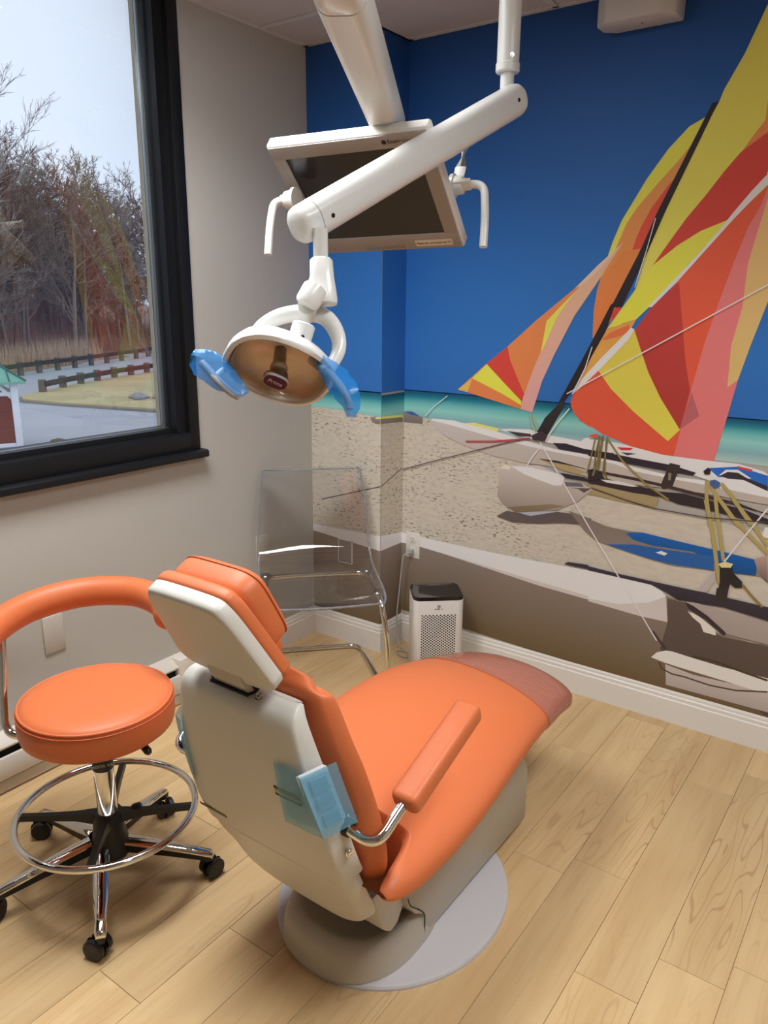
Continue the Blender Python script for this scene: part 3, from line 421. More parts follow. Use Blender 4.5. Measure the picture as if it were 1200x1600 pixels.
def ink_poly(part, wall, pts, c0, c1, g='v', e=None):
    if e is None: layer[wall] += 1; e = .0012 + layer[wall]*.00006
    p = parts.setdefault(part if part in ('printed_sky', 'printed_sea') else (part, KEY[0]), Ink()); o = len(p.V); vs = [q[1] for q in pts]; us = [q[0] for q in pts]
    lo, hi = (min(vs), max(vs)) if g == 'v' else (min(us), max(us))
    a, b2 = pcol(c0), pcol(c1)
    for u, v in pts:
        w = v if g == 'v' else u; t = 0 if hi-lo < 1e-6 else (hi-w)/(hi-lo)
        p.V.append(to3(wall, u, v, e)); p.C.append(tuple(a[i]*(1-t)+b2[i]*t for i in range(3)))
    p.F.append(list(range(o, o+len(pts))))
def ink_line(part, wall, pts, c, w):
    P = [Vector((u, v)) for u, v in pts]; Lf = []; Rt = []
    for i in range(len(P)):
        d = (P[min(i+1, len(P)-1)]-P[max(i-1, 0)]).normalized(); n = Vector((-d.y, d.x))*w/2
        Lf.append(P[i]+n); Rt.append(P[i]-n)
    layer[wall] += 1; e = .0012 + layer[wall]*.00006
    for i in range(len(P)-1):
        ink_poly(part, wall, [tuple(Lf[i]), tuple(Lf[i+1]), tuple(Rt[i+1]), tuple(Rt[i])], c, c, 'v', e)
TOPM = 2.436
sky = [(2.44, (24, 58, 112)), (2.2, (28, 72, 134)), (1.9, (34, 88, 156)), (1.6, (38, 96, 164)), (1.3, (42, 98, 164)), (1.13, (40, 92, 158))]
def bands(wall, u0, u1, stops, part, off=0.):
    for (z0, c0), (z1, c1) in zip(stops[:-1], stops[1:]):
        ink_poly(part, wall, [(u0, min(z0+off, TOPM)), (u1, min(z0+off, TOPM)), (u1, z1+off), (u0, z1+off)], c0, c1, 'v', .001)
sea = [(1.132, (16, 66, 92)), (1.118, (18, 84, 108)), (1.104, (34, 112, 128)), (1.08, (92, 160, 160)), (1.055, (122, 176, 170)), (1.02, (112, 152, 158)), (.985, (150, 172, 168))]
XR = RX
for wall, u0, u1 in (('C', CX1, XR), ('B1', 0., CX1), ('B2', CYB, 0.)):
    bands(wall, u0, u1, sky[:-1] + [(1.132, sky[-1][1])], 'printed_sky'); 
    bands(wall, u0, u1, sea, 'printed_sea', {'C': .003, 'B1': .004, 'B2': -.008}[wall])
def sandpoly(wall, pts, e=.0011):
    p = parts.setdefault('printed_sand', Ink()); o = len(p.V)
    for u, v in pts: p.V.append(to3(wall, u, v, e)); p.C.append((.5, .5, .5))
    p.F.append(list(range(o, o+len(pts))))
sandpoly('C', [(CX1, 1.03), (.55, 1.02), (.8, .93), (1.3, .80), (XR, .66), (XR, .125), (CX1, .125)])
sandpoly('B1', [(0, 1.049), (.2, 1.045), (CX1, 1.034), (CX1, .125), (0, .125)])
sandpoly('B2', [(CYB, 1.034), (0, 1.029), (0, .125), (CYB, .125)])
# the long bow in the foreground runs on over the column
ink_poly('printed_bow', 'B1', [(0, .49), (CX1, .465), (CX1, .125), (0, .125)], (124, 112, 104), (98, 82, 62))
KEY[0] += 1
ink_poly('printed_bow', 'B2', [(CYB, .465), (0, .468), (0, .125), (CYB, .125)], (122, 110, 102), (94, 78, 56))
KEY[0] += 1
ink_poly('printed_bow', 'B1', [(0, .518), (CX1, .528), (CX1, .462), (0, .488)], (208, 210, 214), (190, 186, 188))
KEY[0] += 1
ink_poly('printed_bow', 'B2', [(CYB, .528), (0, .509), (0, .462), (CYB, .462)], (206, 208, 212), (190, 186, 188))
for kind, part, wall, pts, c0, c1, g in MUR:
    KEY[0] += 1
    if kind == 'P': ink_poly(part, wall, pts, c0, c1, g)
    else: ink_line(part, wall, pts, c0, g)
for key, p in parts.items():
    part = key if isinstance(key, str) else key[0]
    me = bpy.data.meshes.new(part); me.from_pydata(p.V, [], p.F)
    bm = bmesh.new(); bm.from_mesh(me)
    cl = bm.loops.layers.float_color.new('ink')
    for f in bm.faces:
        for l in f.loops: l[cl] = p.C[l.vert.index] + (1,)
    bmesh.ops.triangulate(bm, faces=[f for f in bm.faces if len(f.verts) > 4], ngon_method='EAR_CLIP')
    bm.to_mesh(me); bm.free(); me.materials.append(SAND if part == 'printed_sand' else PRINT)
    o = bpy.data.objects.new(part, me); COL.objects.link(o); child(o, mural)

# ---------------------------------------------------------------- dental chair
MX = 1.255
chair = thing('dental_chair', 'reclining dental chair with orange vinyl cushions and off-white plastic shell', 'dental chair', (MX, -1.3, 0))
def supel(n, e=3.0):
    out = []
    for k in range(n):
        a = 2*PI*k/n; c, s = math.cos(a), math.sin(a)
        out.append((math.copysign(abs(c)**(2/e), c), math.copysign(abs(s)**(2/e), s)))
    return out
def path_loft(st, n=40, e=4.0, dens=5):
    """st rows: (y, z, w_back, w_front, d_back, d_front): ring perpendicular to the path in the yz plane"""
    cols = list(zip(*st)); rows = smooth([Vector(s[:3]) for s in st], dens); rows2 = smooth([Vector(s[3:6]) for s in st], dens)
    P = [(a[0], a[1]) for a in rows]; rings = []
    for i, (a, b2) in enumerate(zip(rows, rows2)):
        p0 = P[max(i-1, 0)]; p1 = P[min(i+1, len(P)-1)]
        t = Vector((p1[0]-p0[0], p1[1]-p0[1])).normalized()
        nrm = Vector((-t.y, t.x))
        if nrm.x < 0: nrm = -nrm             # forward = +y
        ring = []
        for cx, sy in supel(n, e):
            q = .5+.5*sy; d = b2[1] + (b2[2]-b2[1])*q; w = a[2]+(b2[0]-a[2])*q
            ring.append((MX + w*cx, a[0]+nrm.x*d, a[1]+nrm.y*d))
        rings.append(ring)
    return rings
def endcap(rings, ratio=(.6, .86), step=.006):
    """round the two ends of a loft"""
    def shrink(r, k, off):
        c = sum((Vector(p) for p in r), Vector())/len(r); return [c + (Vector(p)-c)*k + off for p in r]
    c0 = sum((Vector(p) for p in rings[0]), Vector())/len(rings[0]); c1 = sum((Vector(p) for p in rings[1]), Vector())/len(rings[1]); d0 = (c0-c1).normalized()
    e0 = sum((Vector(p) for p in rings[-1]), Vector())/len(rings[0]); e1 = sum((Vector(p) for p in rings[-2]), Vector())/len(rings[0]); d1 = (e0-e1).normalized()
    return [shrink(rings[0], ratio[0], d0*step*1.6), shrink(rings[0], ratio[1], d0*step*1.1), shrink(rings[0], .95, d0*step*.6)] + rings + [shrink(rings[-1], .95, d1*step*.6), shrink(rings[-1], ratio[1], d1*step*1.1), shrink(rings[-1], ratio[0], d1*step*1.6)]
# back shell (upper) : border with the cushion follows the path
SH = [(-1.800, .806, .134, .140, -.003, .012), (-1.803, .796, .140, .147, -.017, .012), (-1.804, .780, .146, .154, -.029, .012), (-1.801, .745, .153, .167, -.032, .012), (-1.785, .674, .166, .184, -.040, .012),
      (-1.757, .574, .181, .202, -.047, .012), (-1.731, .493, .188, .207, -.049, .012), (-1.706, .432, .188, .207, -.049, .012)]
bs = mk('back_shell', sloft(endcap(path_loft(SH, 52, 7.0), (.9, .97), .003)), SHELL, chair, sharp=60)
SL = [(-1.708, .436, .184, .203, -.050, .010), (-1.690, .395, .182, .202, -.048, .010), (-1.665, .345, .172, .198, -.044, .010), (-1.630, .275, .158, .192, -.044, .012), (-1.598, .215, .118, .155, -.034, .014), (-1.570, .170, .075, .105, -.024, .016), (-1.552, .150, .03, .05, -.010, .02)]
mk('lower_shell', sloft(endcap(path_loft(SL, 44, 4.0), (.8, .93), .004)), SHELL, chair, sharp=60)
CU = [(-1.775, .845, .125, .140, .006, .036), (-1.790, .826, .152, .168, .008, .054), (-1.792, .785, .164, .188, .010, .062), (-1.783, .712, .180, .212, .012, .066), (-1.767, .640, .192, .236, .012, .066),
      (-1.745, .550, .205, .250, .012, .066), (-1.725, .475, .208, .250, .012, .066), (-1.706, .415, .205, .240, .012, .064), (-1.696, .380, .196, .226, .012, .058), (-1.694, .358, .182, .208, .014, .048)]
bc = mk('back_cushion', sloft(endcap(path_loft(CU, 44, 4.0), (.7, .9), .008)), ORANGE, chair, sharp=60)
# screws on the shell
def screw(p, nrm, r, parent, material=CHROME):
    m = frame_m(p, (1, 0, 0), nrm)
    return mk('screw', cat(slathe([(0, .003), (r*.5, .003), (r*.55, .0018), (r*.9, .003), (r, .001), (r, -.004)], 16, m), slathe([(r*1.35, -.001), (r*1.3, .0012), (r, .0012)], 16, m)), material, parent)
for dx in (-.058, .060): screw((MX-.006+dx, -1.8165, .8035), (0, -.75, .66), .006, chair)
screw((MX+.205, -1.748, .500), (.9, -.35, 0), .006, chair)
# head rest
HO = Vector((MX-.004, -1.878, .908)); HU = Vector((0, -.498, .867)); HN = Vector((0, .867, .498)); HXv = Vector((1, 0, 0))
def hp(x, u, d): return HO + HXv*x + HU*u + HN*d
def houtline(k=1.0, n=6):
    p = [(.0, .122), (.072, .119), (.092, .104), (.104, .066), (.121, -.042), (.123, -.062), (.115, -.080), (.094, -.091), (.05, -.095), (0, -.095)]
    p = p + [(-x, u) for x, u in p[-2:0:-1]]
    return [(q.x*k, q.y*k) for q in smooth([Vector((x, u, 0)) for x, u in p], n, True)]
def hslab(profile):
    return sloft([[hp(x, u, d) for x, u in houtline(k)] for d, k in profile])
hr = mk('headrest_shell', hslab([(0, .9), (.001, .965), (.005, .995), (.012, 1.0), (.026, 1.0), (.028, .99)]), SHELL, chair, sharp=50)
hc = mk('headrest_cushion', hslab([(.027, .97), (.030, 1.0), (.034, 1.012), (.045, 1.008), (.052, .98), (.055, .92)]), ORANGE, chair, sharp=60)
def pillow(w, h0, h1, d0, d1, n=40, e=5.):
    rings = []
    for t, k in ((0, .8), (.03, .9), (.12, .97), (.3, 1.0), (.55, 1.0), (.75, .985), (.88, .95), (.96, .89), (1., .80)):
        rings.append([hp(w*k*cx, (h0+h1)/2 + (h1-h0)/2*k*sy, d0+(d1-d0)*t - .028*max(0, abs(cx)-.4)**2*0) for cx, sy in supel(n, e)])
    return sloft(rings)
pil = mk('head_pillow', pillow(.097, -.055, .110, .050, .112), ORANGE, chair, sharp=60)
def pil_loop(d, k): return [hp(.097*k*cx, .0275+.0825*k*sy, d) for cx, sy in supel(64, 5.)]
mk('stitching', stube(pil_loop(.0985, .990), .0014, 6, True), ORANGE_D, pil)
mk('piping', stube(pil_loop(.052, .905), .0022, 6, True), ORANGE, pil)
# bracket between headrest and back
mk('headrest_bracket', sloft([[Vector((MX-.006+x, y+yy, zz)) for x, y in ((-.043, -.007), (.043, -.007), (.046, .006), (-.046, .006))] for zz, yy in ((.798, -1.815), (.815, -1.8235), (.835, -1.834), (.87, -1.838), (.92, -1.85))]), BASEGREY, chair)
mk('bracket_slot', sbox((MX-.056, -1.8335, .8045), (MX+.042, -1.80, .8085)), DARK, chair, shade=False)
# seat cushion : rows (y, top z, half width, thickness)
ST = [(-1.696, .416, .254, .020), (-1.690, .429, .259, .050), (-1.674, .444, .266, .082), (-1.645, .452, .272, .102), (-1.60, .452, .277, .112), (-1.50, .452, .281, .112), (-1.40, .456, .281, .108), (-1.30, .466, .278, .104), (-1.20, .478, .272, .100), (-1.10, .484, .264, .098), (-1.0, .480, .255, .096),
      (-.90, .464, .243, .094), (-.82, .446, .231, .090), (-.74, .426, .222, .088), (-.70, .415, .214, .086), (-.672, .405, .202, .078), (-.656, .395, .185, .058)]
def seat_rings(rows, grow=0., n=128, e=2.7):
    R = []
    for a in rows:
        y, zt, w, th = a
        ring = []
        for cx, sy in supel(n, e):
            crown = .028*(1-cx*cx)
            z = zt - th/2 + (th/2+grow)*sy - .020 + crown*(1 if sy > 0 else .2)
            q = min(1, max(0, (abs(cx)-.78)/.16)); q = q*q*(3-2*q)      # the rear is notched between two side lobes
            ring.append((MX + (w+grow)*cx, y if y > -1.55 else y*q + (-1.55 + (y+1.55)*.08)*(1-q), z))
        R.append(ring)
    return R
def dense(rows, n=5):
    A = smooth([Vector(r[:3]) for r in rows], n); Bq = smooth([Vector((r[3], 0, 0)) for r in rows], n)
    return [(a.x, a.y, a.z, b2.x) for a, b2 in zip(A, Bq)]
SD = dense(ST)
seat = mk('seat_cushion', sloft(seat_rings(SD)), ORANGE, chair, sharp=70)
# dark recess between seat lobes and back cushion
# base: plate, ring housing, lift body
mk('base_plate', slathe([(0, .013), (.97, .013), (.99, .011), (1.0, .006), (1.0, 0), (0, 0)], 72, Matrix.Translation((1.258, -1.304, 0)) @ Matrix.Diagonal((.286, .325, 1, 1))), PLATE, chair, sharp=30)
mk('ring_housing', sloft([[(MX+.168*k*cx, -1.44+.194*k*cy, z) for cx, cy in supel(64, 2.5)] for k, z in ((.05, .052), (.38, .052), (.54, .058), (.66, .073), (.75, .089), (.83, .094), (.91, .088), (.96, .074), (.99, .05), (1.0, .028), (1.0, .0135))]), BASEGREY, chair, sharp=50)
body = sprism([(-1.405, .028), (-.872, .028), (-.866, .036), (-.868, .185), (-.885, .225), (-.96, .312), (-1.0, .335), (-1.42, .335), (-1.50, .335), (-1.50, .22), (-1.485, .165), (-1.45, .118), (-1.41, .088)], MX-.165, MX+.165, 'x', .008, 2)
mk('lift_body', body, BASEGREY, chair, sharp=40)
screw((MX+.1655, -1.385, .065), (1, 0, 0), .0035, chair, STEEL)
mk('body_seam', stube(smooth([(MX+.1655, -1.412, .034), (MX+.1655, -1.4125, .07), (MX+.1655, -1.416, .095), (MX+.1655, -1.44, .125), (MX+.165, -1.475, .160), (MX+.165, -1.487, .19)], 5), .0013, 5), DARK, chair)
mk('seat_pan', sprism([(-1.62, .33), (-.78, .352), (-.76, .37), (-.78, .385), (-1.64, .365)], MX-.18, MX+.18, 'x', .006, 2), SHELL, chair)
mk('link_cover', cat(sprism([(-1.585, .22), (-1.50, .26), (-1.46, .20), (-1.49, .125), (-1.53, .115), (-1.565, .14)], MX-.055, MX+.06, 'x', .01, 2), sprism([(-1.60, .26), (-1.47, .27), (-1.45, .20), (-1.50, .125), (-1.53, .118), (-1.56, .15)], MX+.088, MX+.15, 'x', .008, 2)), SHELL, chair)
mk('pivot_block', sbox((MX-.17, -1.66, .30), (MX+.17, -1.55, .36), .01), BLACK, chair)
# arm rests
def armrest(sx):
    a = (MX+sx*.190, -1.748, .552); b2 = (MX+sx*.273, -1.756, .552); c = (MX+sx*.274, -1.694, .583); d = (MX+sx*.274, -1.648, .600)
    bar = mk('armrest_bar', stube(fillet([a, b2, c, d], .035, 8), .011, 14), CHROME, chair)
    mk('socket', slathe([(.011, .004), (.017, .004), (.018, 0), (.018, -.01)], 20, frame_m((MX+sx*.203, -1.745, .552), (0, 1, 0), (sx, 0, 0))), BLACK, bar)
    v = Vector((0, .225, .085)); L = v.length; m = frame_m((MX+sx*.276, -1.556, .638), (1, 0, 0), Vector((0, -v.z, v.y)))
    mk('armrest_pad', xf(sbox((-.029, -L/2-.01, -.022), (.029, L/2+.01, .022), .013, 4), m), ORANGE, chair, sharp=70)
armrest(1); armrest(-1)
# warning stickers on the shell
STK = mat('sticker_black', (44, 38, 22), .5); STY = mat('sticker_yellow', (196, 168, 40), .5)
def back_at(x, t):
    """a point on the back face of the shell: x offset, t = z height"""
    P = SH + SL
    for p, q in zip(P[:-1], P[1:]):
        if q[1] <= t <= p[1]:
            k = (t-p[1])/(q[1]-p[1]) if q[1] != p[1] else 0
            y = p[0]+(q[0]-p[0])*k; d = p[4]+(q[4]-p[4])*k; return Vector((MX+x, y+d*.965, t+.27*d+.0))
    return Vector((MX+x, P[-1][0], t))
def sticker(name, x0, x1, z0, z1, material, parent, e=.0016):
    n = Vector((0, -.96, -.26)); q = [back_at(x0, z0)+n*e, back_at(x1, z0)+n*e, back_at(x1, z1)+n*e, back_at(x0, z1)+n*e]
    return mk(name, (q + [p - n*.001 for p in q], [[0, 1, 2, 3], [7, 6, 5, 4], [0, 4, 5, 1], [1, 5, 6, 2], [2, 6, 7, 3], [3, 7, 4, 0]]), material, parent, shade=False)
w1 = sticker('warning_label', .085, .150, .640, .646, STK, chair); sticker('warning_label', .085, .150, .632, .637, STY, chair); sticker('warning_label', .085, .150, .625, .629, STK, chair)
sticker('warning_label', -.185, -.105, .462, .470, STK, chair); sticker('warning_label', -.180, -.105, .466, .468, STY, chair, .002)
# touch pad on the right side of the shell
def side_at(z, d, out=0.):
    P = SH
    for p, q in zip(P[:-1], P[1:]):
        if q[1] <= z <= p[1]:
            k = (z-p[1])/(q[1]-p[1]); y = p[0]+(q[0]-p[0])*k; w = p[2]+(q[2]-p[2])*k
            return Vector((MX+w+.012+out, y-.045+d, z))
    return Vector((MX+.19+out, -1.75+d, z))
pad = mk('touch_pad', sloft([[side_at(z, -.012, -.006), side_at(z, .045, .006), side_at(z, .045, .016), side_at(z, -.012, .004)] for z in (.700, .66, .62, .585)]), mat('keypad_white', (214, 218, 220), .4), chair)
for z in (.684, .647, .610):
    for dz, hh in ((.0, .0055), (-.014, .0075)):
        q = [side_at(z+dz+s*hh, d, o) for s in (1, -1) for d, o in ((.002, .007), (.036, .0145))]
        c2 = [p + Vector((.005, -.003, 0)) for p in q]
        mk('button', ([q[0], q[1], q[3], q[2], c2[0], c2[1], c2[3], c2[2]], [[0, 1, 2, 3], [7, 6, 5, 4], [0, 4, 5, 1], [1, 5, 6, 2], [2, 6, 7, 3], [3, 7, 4, 0]]), mat('keypad_button', (150, 178, 192), .4), pad, shade=False)

# clear cover over the foot end, barrier films
def seat_at(y):
    for p, q in zip(SD[:-1], SD[1:]):
        if p[0] <= y <= q[0]:
            k = (y-p[0])/(q[0]-p[0]); return [a+(b2-a)*k for a, b2 in zip(p, q)]
    return list(SD[-1])
cov = []
for t in range(15):
    ring = []
    for cx, sy in supel(64, 2.7):
        y0 = -.905 - .045*cx; y = y0 + (-.6565-y0)*t/14; _, zt, w, th = seat_at(y)
        ring.append((MX + (w+.003)*cx, y, zt - th/2 + (th/2+.003)*sy - .020 + .028*(1-cx*cx)*(1 if sy > 0 else .2)))
    cov.append(ring)
last = cov[-1]; cc = sum((Vector(p) for p in last), Vector())/len(last)
cov.append([cc + (Vector(p)-cc)*.8 + Vector((0, .006, 0)) for p in last]); cov.append([cc + (Vector(p)-cc)*.05 + Vector((0, .009, 0)) for p in last])
fo = mk('foot_cover', sloft(cov, caps=False), CLEARFILM, None, sharp=70)
tag(fo, 'crinkled clear plastic cover pulled over the foot end of the orange chair', 'plastic cover')
def sheet(rows):
    n = len(rows[0]); V = [Vector(p) for r in rows for p in r]; F = []
    for i in range(len(rows)-1):
        for k in range(n-1): F.append([i*n+k, i*n+k+1, (i+1)*n+k+1, (i+1)*n+k])
    m = len(V); off = Vector((.0004, -.0008, .0004)); V2 = [v+off for v in V]
    return V + V2, F + [[i+m for i in f][::-1] for f in F]
rows = []
for z in (.707, .69, .66, .63, .60, .572):
    rows.append([back_at(.100, z)+Vector((0, -.005, -.002)), back_at(.145, z)+Vector((.004, -.006, 0)), side_at(z, -.016, .009), side_at(z, .01, .016), side_at(z, .042, .024), side_at(z, .058, .029)])
bf = mk('barrier_film', sheet(rows), PALEFILM, None, sharp=80)
tag(bf, 'pale blue barrier film over the touch pad on the right of the chair back', 'barrier film')
rows = []
for z, k in ((.70, .0), (.67, .5), (.63, 1.), (.59, .9), (.55, .35)):
    a = back_at(-.150-.028*k*0, z)
    rows.append([a + Vector((.0, -.006, 0)), a + Vector((-.028, .004, 0)), a + Vector((-.045, .03, 0)), a + Vector((-.050-.008*k, .06, 0))])
bf2 = mk('barrier_film', sheet(rows), PALEFILM, None, sharp=80)
tag(bf2, 'folded blue barrier film hanging on the left edge of the chair back', 'barrier film')

# ---------------------------------------------------------------- operator stool
SX, SY = .626, -1.71
stool = thing('operator_stool', 'orange round-seat operator stool with chrome foot ring on casters', 'stool', (SX, SY, 0))
T0 = Matrix.Translation((SX, SY, 0))
seat_prof = [(0, .545), (.08, .547), (.13, .546), (.165, .541), (.178, .534), (.184, .524), (.187, .505), (.188, .482), (.184, .462), (.172, .452), (.10, .447), (0, .447)]
ss = mk('seat', slathe(seat_prof, 64, T0), ORANGE, stool, sharp=70)
mk('piping', stube([(SX+.1815*math.cos(2*PI*k/72), SY+.1815*math.sin(2*PI*k/72), .531) for k in range(72)], .0032, 8, True), ORANGE, ss)
mk('seam_stitching', stube([(SX+.1865*math.cos(2*PI*k/72), SY+.1865*math.sin(2*PI*k/72), .5225) for k in range(72)], .0016, 6, True), ORANGE_D, ss)
mk('seat_plate', sbox((SX-.08, SY-.08, .43), (SX+.08, SY+.08, .448), .006), BLACK, stool)
mk('gas_column', slathe([(.0, .44), (.024, .44), (.0235, .37), (.0, .37)], 24, T0), BLACK, stool)
mk('column_sticker', slathe([(.0245, .372), (.0265, .37), (.0265, .332), (.0245, .33)], 28, T0), BLACK, stool)
mk('column_tube', slathe([(.0, .37), (.0255, .37), (.0255, .20), (.027, .198), (.027, .1), (0, .1)], 28, T0), CHROME, stool)
vd = Vector((CAMC[0]-SX, CAMC[1]-SY, 0)).normalized()
tm = frame_m(Vector((SX, SY, .351)) + vd*.0268, Vector((-vd.y, vd.x, 0)), vd)
text('sticker_lettering', 'MODEL RA7', .0105, tm, mat('sticker_white', (200, 200, 196), .5), stool)
mk('hub', slathe([(0, .205), (.034, .205), (.038, .198), (.040, .15), (.047, .12), (.050, .085), (.045, .075), (0, .07)], 32, T0), BLACK, stool, sharp=30)
# foot ring on three black spokes
RR, RZ = .222, .205
mk('foot_ring', stube([(SX+RR*math.cos(2*PI*k/90), SY+RR*math.sin(2*PI*k/90), RZ) for k in range(90)], .0095, 12, True), CHROME, stool)
for a in (math.radians(43), math.radians(223), math.radians(134), math.radians(314)):
    d = Vector((math.cos(a), math.sin(a), 0)); s = Vector((-d.y, d.x, 0)); c = Vector((SX, SY, 0))
    rings = []
    for r, z0, z1, w in ((.03, .175, .205, .016), (.08, .185, .203, .011), (.15, .190, .205, .009), (.216, .193, .208, .009)):
        rings.append([c+d*r+s*w+Vector((0, 0, z0)), c+d*r-s*w+Vector((0, 0, z0)), c+d*r-s*w*.8+Vector((0, 0, z1)), c+d*r+s*w*.8+Vector((0, 0, z1))])
    mk('ring_spoke', sloft(rings), BLACK, stool)
mk('clamp_knob', slathe([(0, .03), (.012, .03), (.017, .024), (.017, .008), (.010, 0), (0, 0)], 20, frame_m((SX+.035, SY+.045, .19), (0, 0, 1), (.62, .78, .2))), BLACK, stool)
# five-arm base
for k in range(5):
    a = math.radians(-36 + 72*k); d = Vector((math.cos(a), math.sin(a), 0)); s = Vector((-d.y, d.x, 0)); c = Vector((SX-.02, SY-.012, 0))
    arm = []
    low = []
    for r, zt, w in ((.03, .128, .020), (.08, .120, .020), (.16, .106, .0175), (.24, .090, .015), (.285, .080, .0135), (.292, .074, .011)):
        p = c+d*r
        arm.append([p+s*w+Vector((0, 0, zt-.006)), p+s*w*.55+Vector((0, 0, zt)), p-s*w*.55+Vector((0, 0, zt)), p-s*w+Vector((0, 0, zt-.006)), p-s*w+Vector((0, 0, zt-.010)), p+s*w+Vector((0, 0, zt-.010))])
        hgt = .030 - .014*(r/.29)
        low.append([p+s*w*.86+Vector((0, 0, zt-.009)), p-s*w*.86+Vector((0, 0, zt-.009)), p-s*w*.7+Vector((0, 0, zt-.010-hgt)), p+s*w*.7+Vector((0, 0, zt-.010-hgt))])
    am = mk('base_arm', sloft(arm), CHROME, stool, sharp=50)
    mk('arm_underside', sloft(low), BLACK, am)
    p = c+d*.276; ca = a + (.9 if k % 2 else -2.2); cd = Vector((math.cos(ca), math.sin(ca), 0)); cs = Vector((-cd.y, cd.x, 0)); wc = p + cd*.012 + Vector((0, 0, .0265))
    cst = mk('caster', cat(scyl(p+Vector((0, 0, .05)), p+Vector((0, 0, .078)), .0085, 12), xf(slathe([(0, .007), (.008, .007), (.028, .006), (.0295, .002), (.0295, -.002), (.028, -.006), (.008, -.007), (0, -.007)], 20, None, -.4, PI*1.05), frame_m(wc, cd, cs))), BLACK, stool, sharp=30)
    for sd in (-1, 1):
        mk('wheel', slathe([(0, .0075), (.016, .0085), (.024, .0078), (.0265, .005), (.0265, -.005), (.024, -.0075), (0, -.0075)], 24, frame_m(wc + cs*sd*.0155, cd, cs)), BLACK, cst, sharp=30)
# height lever
mk('lever', stube([(SX+.05, SY+.03, .448), (SX+.10, SY+.035, .432), (SX+.118, SY+.037, .425)], .004, 8), STEEL, stool)
mk('lever_grip', stube([(SX+.108, SY+.036, .431), (SX+.115, SY+.0365, .427), (SX+.142, SY+.037, .412), (SX+.148, SY+.037, .409)], [.006, .009, .010, .006], 12), BLACK, stool)
# curved padded torso rest and its chrome support
RB = []
for k, (a, r, z) in enumerate(((-128, .255, .672), (-150, .262, .690), (180, .270, .704), (150, .272, .712), (120, .258, .712), (95, .230, .706), (78, .205, .700), (68, .195, .690))):
    RB.append((SX+r*math.cos(math.radians(a)), SY+r*math.sin(math.radians(a)), z))
rbp = smooth(RB, 8); nR = len(rbp)
mk('torso_rest', stube(rbp, [.037*min(1, .55+.45*min(1, i/4)) * min(1, .62+.38*min(1, (nR-1-i)/5)) for i in range(nR)], 18, flat=1.12), ORANGE, stool, sharp=70)
ea = rbp[-9]
mk('rest_support', stube(fillet([(SX-.03, SY-.04, .438), (SX-.110, SY-.118, .436), (SX-.178, SY-.146, .434), (SX-.196, SY-.134, .50), (SX-.236, SY-.094, .69)], .045, 8), .0105, 14), CHROME, stool)

# ---------------------------------------------------------------- clear acrylic chair in the corner
AO = Vector((.360, -.545, 0)); AF = Vector((.727, -.687, 0)).normalized(); AL = Vector((-AF.y, AF.x, 0))
ac = thing('acrylic_chair', 'clear transparent acrylic chair with chrome cantilever legs in the corner', 'chair', AO)
def ap(l, s, z): return AO + AL*l + AF*s + Vector((0, 0, z))
prof = [(-.283, .822, .196), (-.278, .80, .203), (-.262, .72, .212), (-.240, .63, .220), (-.214, .545, .226), (-.185, .488, .229), (-.150, .458, .230), (-.10, .446, .230), (0., .440, .229), (.12, .442, .225), (.20, .446, .219), (.25, .444, .213), (.276, .434, .205)]
pr = [tuple(v) for v in smooth([Vector(p) for p in prof], 5)]
NU = 21; top = []; bot = []
for i, (s, z, w) in enumerate(pr):
    a = pr[max(i-1, 0)]; b2 = pr[min(i+1, len(pr)-1)]; t = Vector((b2[0]-a[0], b2[1]-a[1])).normalized(); n = Vector((-t.y, t.x))
    if n.x < 0 and n.y < .2: n = -n
    if n.y < -.2: n = -n
    back = max(0, min(1, (z-.46)/.2))
    rt, rb = [], []
    for k in range(NU):
        u = -1+2*k/(NU-1); cur = .030*(u*u)*(back) + .010*u*u*(1-back)
        corner = 1.0
        ds, dz = n.x*cur, n.y*cur
        x = u*w
        rt.append(ap(x, s+ds, z+dz)); rb.append(ap(x, s+ds-n.x*.006, z+dz-n.y*.006))
    top.append(rt); bot.append(rb)
def grid(rows, flip=False):
    n = len(rows[0]); V = [p for r in rows for p in r]; F = [[i*n+k, i*n+k+1, (i+1)*n+k+1, (i+1)*n+k] for i in range(len(rows)-1) for k in range(n-1)]
    return V, F
sh = mk('shell', cat(grid(top), grid(bot)), ACRYL, ac, sharp=80)
loop = [r[0] for r in top] + top[-1][1:] + [r[-1] for r in top[::-1]][1:] + top[0][::-1][1:-1]
loop2 = [r[0] for r in bot] + bot[-1][1:] + [r[-1] for r in bot[::-1]][1:] + bot[0][::-1][1:-1]
rim = [(a+b2)/2 for a, b2 in zip(loop, loop2)]
mk('rim', stube(rim, .0046, 8, True), ACRYLEDGE, sh, sharp=80)
legp = []
for sg in (1, -1):
    mk('leg', stube(fillet([ap(sg*.10, -.120, .420), ap(sg*.205, -.115, .420), ap(sg*.205, .205, .424), ap(sg*.222, .235, .30), ap(sg*.238, .235, .012), ap(sg*.220, -.10, .012)], .05, 8), .0105, 14), CHROME, ac)
mk('floor_tube', stube(fillet([ap(.220, -.10, .012), ap(.205, -.298, .012), ap(-.205, -.298, .012), ap(-.220, -.10, .012)], .06, 10), .0105, 14), CHROME, ac)
mk('cross_bar', stube([ap(.10, -.120, .420), ap(-.10, -.120, .420)], .009, 12), CHROME, ac)
for l, s in ((.205, -.10), (-.205, -.10), (.205, .15), (-.205, .15)):
    mk('fixing_disc', slathe([(0, .012), (.020, .012), (.024, .008), (.024, 0), (.012, -.006), (0, -.006)], 24, Matrix.Translation(ap(l, s, .427))), STEEL, ac)

